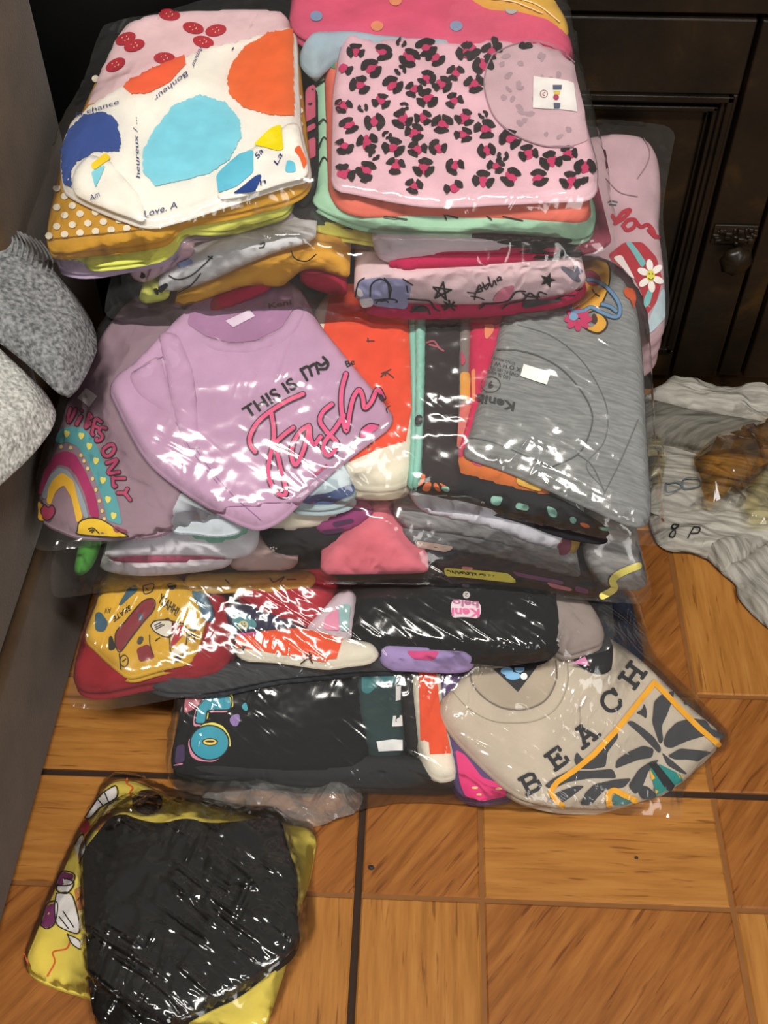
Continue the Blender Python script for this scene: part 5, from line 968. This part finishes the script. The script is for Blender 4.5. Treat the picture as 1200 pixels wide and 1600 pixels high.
pu = [F6((105, 592), (130, 512), (168, 508), (160, 580), (130, 605)), F6((160, 442), (185, 390), (232, 402), (218, 440))]
prn(t, 'purple_print', s, pu, ink('6e2a5c'), 0.0007); strokes(t, 'purple_print', s, [p+p[:1] for p in pu], 1.9, kb, 0.0012)
prn(t, 'orange_print', s, [F6((230, 455), (270, 440), (290, 515), (245, 540)), F6((300, 230), (370, 150), (375, 200), (320, 240))], ink('b8723a'), 0.0007); prn(t, 'red_print', s, [circ(*one(F6, 272, 225), 8, 12)], ink('b3303a'), 0.0009)
strokes(t, 'red_line_print', s, [F6((215, 655), (200, 680), (152, 692), (158, 730), (130, 782)), F6((430, 42), (428, 60), (450, 75), (440, 95), (448, 115)), F6((45, 700), (62, 745))], 2.4, ink('cf5a26'), 0.001)
prn(t, 'grey_print', s, [circ(*one(F6, 505, 130), 24, 20)], ink('4a3a34'), 0.0008)
c8b = []
t, s = lay('black garment folded in shiny film on top of the yellow shirt', F6, [(262, 300), (290, 265), (380, 150), (470, 190), (560, 200), (640, 178), (720, 200), (850, 192), (995, 165), (1010, 260), (1060, 400), (1048, 500), (1068, 660), (960, 740), (850, 830), (690, 905), (560, 985), (420, 1020), (320, 975), (290, 830), (275, 600)], '0a0a0b', 0.016, 0.016, 2, surf=S8, bag=c8b, wr=0.006, wsc=18, aniso=(1.6, 0.5))
for q, pl in enumerate(([(370, 480), (720, 470), (722, 200), (640, 180), (560, 205), (400, 260)], [(370, 500), (650, 480), (640, 600), (520, 800), (430, 900), (350, 860), (330, 700)], [(780, 470), (850, 415), (890, 660), (800, 690)])):
    Slab(t, 'fold', S8, F6(*pl), fabric('0c0c0d'), top=0.020, thick=0.004, r=0.003, wr=0.003, wsc=20, seed=q, bag=c8b)
film('clear sleeve of thin film around the yellow shirt on the tiles', S8, F6((335, 30), (450, 20), (620, 90), (820, 130), (1010, 180), (1150, 215), (1120, 420), (1140, 560), (1130, 640), (1060, 740), (950, 1010), (640, 1010), (280, 865), (100, 805), (20, 742), (95, 550), (170, 380), (228, 250), (310, 115)), 0.002, c8+c8b, film_mat('thin_film', haze=0.01, bump=0.5, gain=0.9, veil=0.04), seed=8, group='loose bags on the tiles', iters=200)
film('glossy clear bag around the black garment on the tiles', S8, F6((245, 320), (280, 240), (370, 110), (520, 80), (640, 110), (720, 120), (900, 140), (1010, 135), (1040, 240), (1090, 400), (1085, 500), (1100, 660), (1000, 760), (870, 860), (690, 940), (560, 1020), (420, 1060), (300, 1010), (270, 830), (255, 600)), 0.014, c8b, film_mat('shiny_film', haze=0.004, scale=0.9, bump=1.6, gain=1.3, rough=0.09, dist=2.2, veil=0.03), seed=9, group='loose bags on the tiles', eps=0.003, crk=0.005)

# ---------------------------------------------------------------- grey woven throw over the sofa edge
def woven(name, c0, c1):
    k = NT(name); hs = []
    co = k.coords((1, 1, 1), 0.6, 'obj'); n = k.n('ShaderNodeTexNoise', i_Scale=240.0, i_Detail=3.0); k.l(co, n.inputs[0])
    v = k.n('ShaderNodeTexVoronoi', i_Scale=270.0); k.l(co, v.inputs[0])
    b = k.n('ShaderNodeBsdfPrincipled'); b.inputs['Roughness'].default_value = 0.95; b.inputs['Specular IOR Level'].default_value = 0.1
    k.l(k.ramp(n.outputs[0], [(0.34, lin(c0)), (0.64, lin(c1))]), b.inputs['Base Color'])
    bm = k.n('ShaderNodeBump', i_Strength=0.5, i_Distance=0.002); bm.invert = True; k.l(v.outputs['Distance'], bm.inputs['Height']); k.l(bm.outputs[0], b.inputs['Normal']); k.l(b.outputs[0], k.out.inputs[0]); return k.m
S9 = Surf(0.55, 0.41, 0.95, 0.43, amp=0.003, seed=91, fall=lambda a, b: np.maximum(0, a+0.36)**1.4*1.2)
t = shirt('thick grey woven throw folded over the edge of the sofa seat', S9, (40, 500), 'throw_blanket', 'throw')
s = Slab(t, 'upper_fold', S9, ID((-60, 330), (0, 348), (70, 395), (108, 440), (140, 500), (124, 545), (96, 588), (70, 560), (0, 500), (-60, 470)), woven('dark_grey_weave', '57585a', '8f9092'), top=0.012, thick=0.022, r=0.012, folds=1, wr=0.003, corner=0.012, seed=1)
Slab(t, 'lower_fold', S9, ID((-60, 480), (0, 535), (40, 572), (66, 606), (70, 630), (46, 665), (0, 708), (-60, 760)), woven('pale_grey_weave', '8a8a86', 'c6c5c0'), top=-0.014, thick=0.02, r=0.012, folds=1, wr=0.003, corner=0.012, seed=2)
for q in range(9):
    x = 5+q*8; strokes(t, 'fringe', s, [ID((x-4, 352+q*4), (x+8, 360+q*5), (x+16, 378+q*5), (x+13, 396+q*5))], 2.6, fabric('77787a'), 0.002+0.0004*q)

# ---------------------------------------------------------------- woven cotton sack crumpled by the cabinet
def sackcloth(name, c0, c1, rot):
    k = NT(name); co = k.coords((16, 240, 60), rot); n = k.n('ShaderNodeTexNoise', i_Scale=1.0, i_Detail=3.0); k.l(co, n.inputs[0])
    n2 = k.n('ShaderNodeTexNoise', i_Scale=700.0, i_Detail=2.0); k.l(k.coords(), n2.inputs[0])
    b = k.n('ShaderNodeBsdfPrincipled'); b.inputs['Roughness'].default_value = 0.85; b.inputs['Specular IOR Level'].default_value = 0.15
    k.l(k.ramp(n.outputs[0], [(0.35, lin(c0)), (0.62, lin(c1))]), b.inputs['Base Color'])
    bm = k.n('ShaderNodeBump', i_Strength=0.35, i_Distance=0.003); k.l(n.outputs[0], bm.inputs['Height']); n5 = k.n('ShaderNodeTexNoise', i_Scale=1.0, i_Detail=4.0); n5.noise_type = 'RIDGED_MULTIFRACTAL'; n5.inputs['Distortion'].default_value = 0.8; k.l(k.coords((12, 55, 30), rot+0.3), n5.inputs[0]); bm4 = k.n('ShaderNodeBump', i_Strength=0.8, i_Distance=0.012); k.l(n5.outputs[0], bm4.inputs['Height']); k.l(bm.outputs[0], bm4.inputs['Normal']); bm2 = k.n('ShaderNodeBump', i_Strength=0.3, i_Distance=0.001); k.l(n2.outputs[0], bm2.inputs['Height']); k.l(bm4.outputs[0], bm2.inputs['Normal']); k.l(bm2.outputs[0], b.inputs['Normal']); k.l(b.outputs[0], k.out.inputs[0]); return k.m
K1 = sackcloth('sackcloth_grey', '5f5c55', '7a776f', -0.35); K2 = sackcloth('sackcloth_pale', '86827a', 'b3afa6', 0.15); K3 = sackcloth('sackcloth_pale_steep', '807c74', 'ada9a0', 1.1)
SF = Surf(0.6, 0.0, 1.1, 0.0, amp=0.0, seed=95)
cs = []
sk = thing('cotton_sack', 'crumpled pale grey cotton sack with marker writing on the tiles by the cabinet', 'sack', on_z([(1110, 720)])[0])
def ks(name, pl, m, top, r, **kw): return Slab(sk, name, SF, F7(*pl), m, top=top, thick=top, zbot=0.001, r=r, bag=cs, **kw)
ks('middle_fold', [(60, 400), (160, 432), (300, 440), (500, 490), (900, 480), (900, 820), (640, 840), (430, 832), (200, 830), (120, 720)], K2, 0.045, 0.02, folds=2, wr=0.010, wsc=16, aniso=(0.6, 2.2), seed=1)
ks('ruffled_edge', [(100, 165), (190, 150), (268, 70), (350, 92), (560, 130), (838, 168), (960, 180), (960, 330), (760, 312), (660, 275), (420, 255), (330, 222), (200, 200)], K2, 0.085, 0.014, folds=2, wr=0.014, wsc=30, seed=2)
ks('rolled_edge', [(60, 175), (180, 180), (330, 225), (480, 268), (700, 280), (960, 330), (960, 440), (760, 440), (620, 455), (480, 470), (330, 432), (60, 380)], K1, 0.075, 0.035, wr=0.006, wsc=24, aniso=(0.35, 1.8), rot=-0.35, seed=3)
fr_ = ks('front_fold', [(150, 850), (350, 830), (500, 850), (700, 820), (960, 790), (960, 1050), (838, 1062), (700, 1080), (560, 1115), (500, 1125), (420, 1080), (230, 1072), (180, 960)], K2, 0.024, 0.012, wr=0.010, wsc=30, aniso=(0.5, 1.8), rot=0.2, seed=4)
ks('gathered_corner', [(430, 1085), (560, 1050), (720, 1020), (810, 1050), (740, 1140), (690, 1190), (590, 1215), (560, 1180), (505, 1128)], K3, 0.022, 0.010, wr=0.010, wsc=34, seed=5)
ks('hanging_flap', [(570, 1205), (690, 1180), (750, 1120), (960, 1000), (960, 1620), (838, 1525), (760, 1455), (685, 1365), (690, 1300), (620, 1250)], K3, 0.018, 0.010, wr=0.006, wsc=22, rot=0.8, aniso=(0.5, 2), seed=6)
strokes(sk, 'marker_lettering', fr_, [F7((305, 1000), (275, 995), (262, 1015), (285, 1035), (275, 1070), (250, 1065), (262, 1040), (300, 1010)), F7((395, 1010), (375, 1045), (360, 1075)), F7((395, 1010), (430, 1015), (420, 1045), (380, 1050)), F7((205, 960), (215, 975))], 2.2, ink('1c1c1e'), 0.002)
strokes(sk, 'blue_marker_print', Patch(SF, lambda a, b: np.full(np.shape(a), 0.052)), [F7((230, 745), (300, 740), (320, 770), (240, 800), (230, 745)), F7((330, 730), (350, 715), (420, 715), (430, 760), (340, 775), (330, 730))], 2.0, ink('5f7078'), 0.0)
# crumpled packing tape and film scraps
def amber(name, col, haze, gain=1.8):
    return film_mat(name, tint=col, haze=haze, scale=0.8, bump=0.4, gain=gain, rough=0.07, veil=0.03)
AM = amber('amber_tape', (0.84, 0.56, 0.20), 0.015); AY = amber('pale_yellow_film', (0.93, 0.88, 0.62), 0.04)
lumps = [SF.P(np.random.RandomState(2).uniform(*v, 40), np.random.RandomState(3).uniform(*w, 40), np.random.RandomState(4).uniform(0.05, 0.09, 40)) for v, w in ()]
def scrap(label, pl, z, mat, seed, hump):
    pts = SF.px(F7(*pl), off=z); c = pts.mean(0); R2 = np.random.RandomState(seed); q = c+(pts[R2.randint(0, len(pts), 60)]-c)*R2.uniform(0, 0.85, (60, 1))
    V = SF.P(q[:, 0], q[:, 1], z+R2.uniform(0.0, hump, 60))
    return film(label, SF, F7(*pl), z, [V], mat, seed=seed, name='tape_scrap', cat='packing tape', crk=0.009, eps=0.001, iters=30, res=0.012, flat=True, group='tape and film scraps on the sack')
scrap('crumpled amber packing tape lying on the pale cotton sack', [(380, 600), (440, 560), (510, 470), (600, 500), (700, 445), (838, 382), (960, 380), (960, 620), (830, 640), (740, 760), (640, 810), (560, 850), (480, 865), (440, 800), (430, 700)], 0.062, AM, 3, 0.03)
scrap('pale yellow clear film scrap beside the amber tape', [(700, 830), (740, 700), (838, 620), (960, 640), (960, 960), (760, 1010), (690, 930)], 0.046, AY, 5, 0.02)
scrap('narrow pale yellow film scrap against the grey shirt bag', [(118, 500), (170, 470), (215, 540), (225, 640), (200, 780), (150, 750), (128, 640)], 0.05, AY, 7, 0.02)
scrap('clear wrinkled film strip between tape and marker writing', [(330, 880), (500, 840), (640, 790), (740, 800), (680, 900), (500, 910)], 0.034, CLEAR, 9, 0.012)

# crumbs on the tiles
for px_, lb in (((580, 1357), 'tiny grey crumb on the tile beside the dark joint'), ((994, 1341), 'tiny dark crumb on the light tile field in front of the beach shirt')):
    p = on_z([px_])[0]; rr = 0.0026 if px_[0] < 700 else 0.0016; rc = random.Random(px_[0]); V = []; F = []
    for i in range(5):
        ph = math.pi*i/4
        for j in range(8): k_ = rr*rc.uniform(0.75, 1.15); V.append((p[0]+k_*math.sin(ph)*math.cos(j*math.pi/4)*1.3, p[1]+k_*math.sin(ph)*math.sin(j*math.pi/4), rr*0.8+k_*0.8*math.cos(ph)))
    for i in range(4):
        for j in range(8): F.append((i*8+j, i*8+(j+1) % 8, (i+1)*8+(j+1) % 8, (i+1)*8+j))
    tag(obj('crumb', V, F, ink('2c3036'), None, True, origin=(p[0], p[1], 0)), lb, 'crumb')
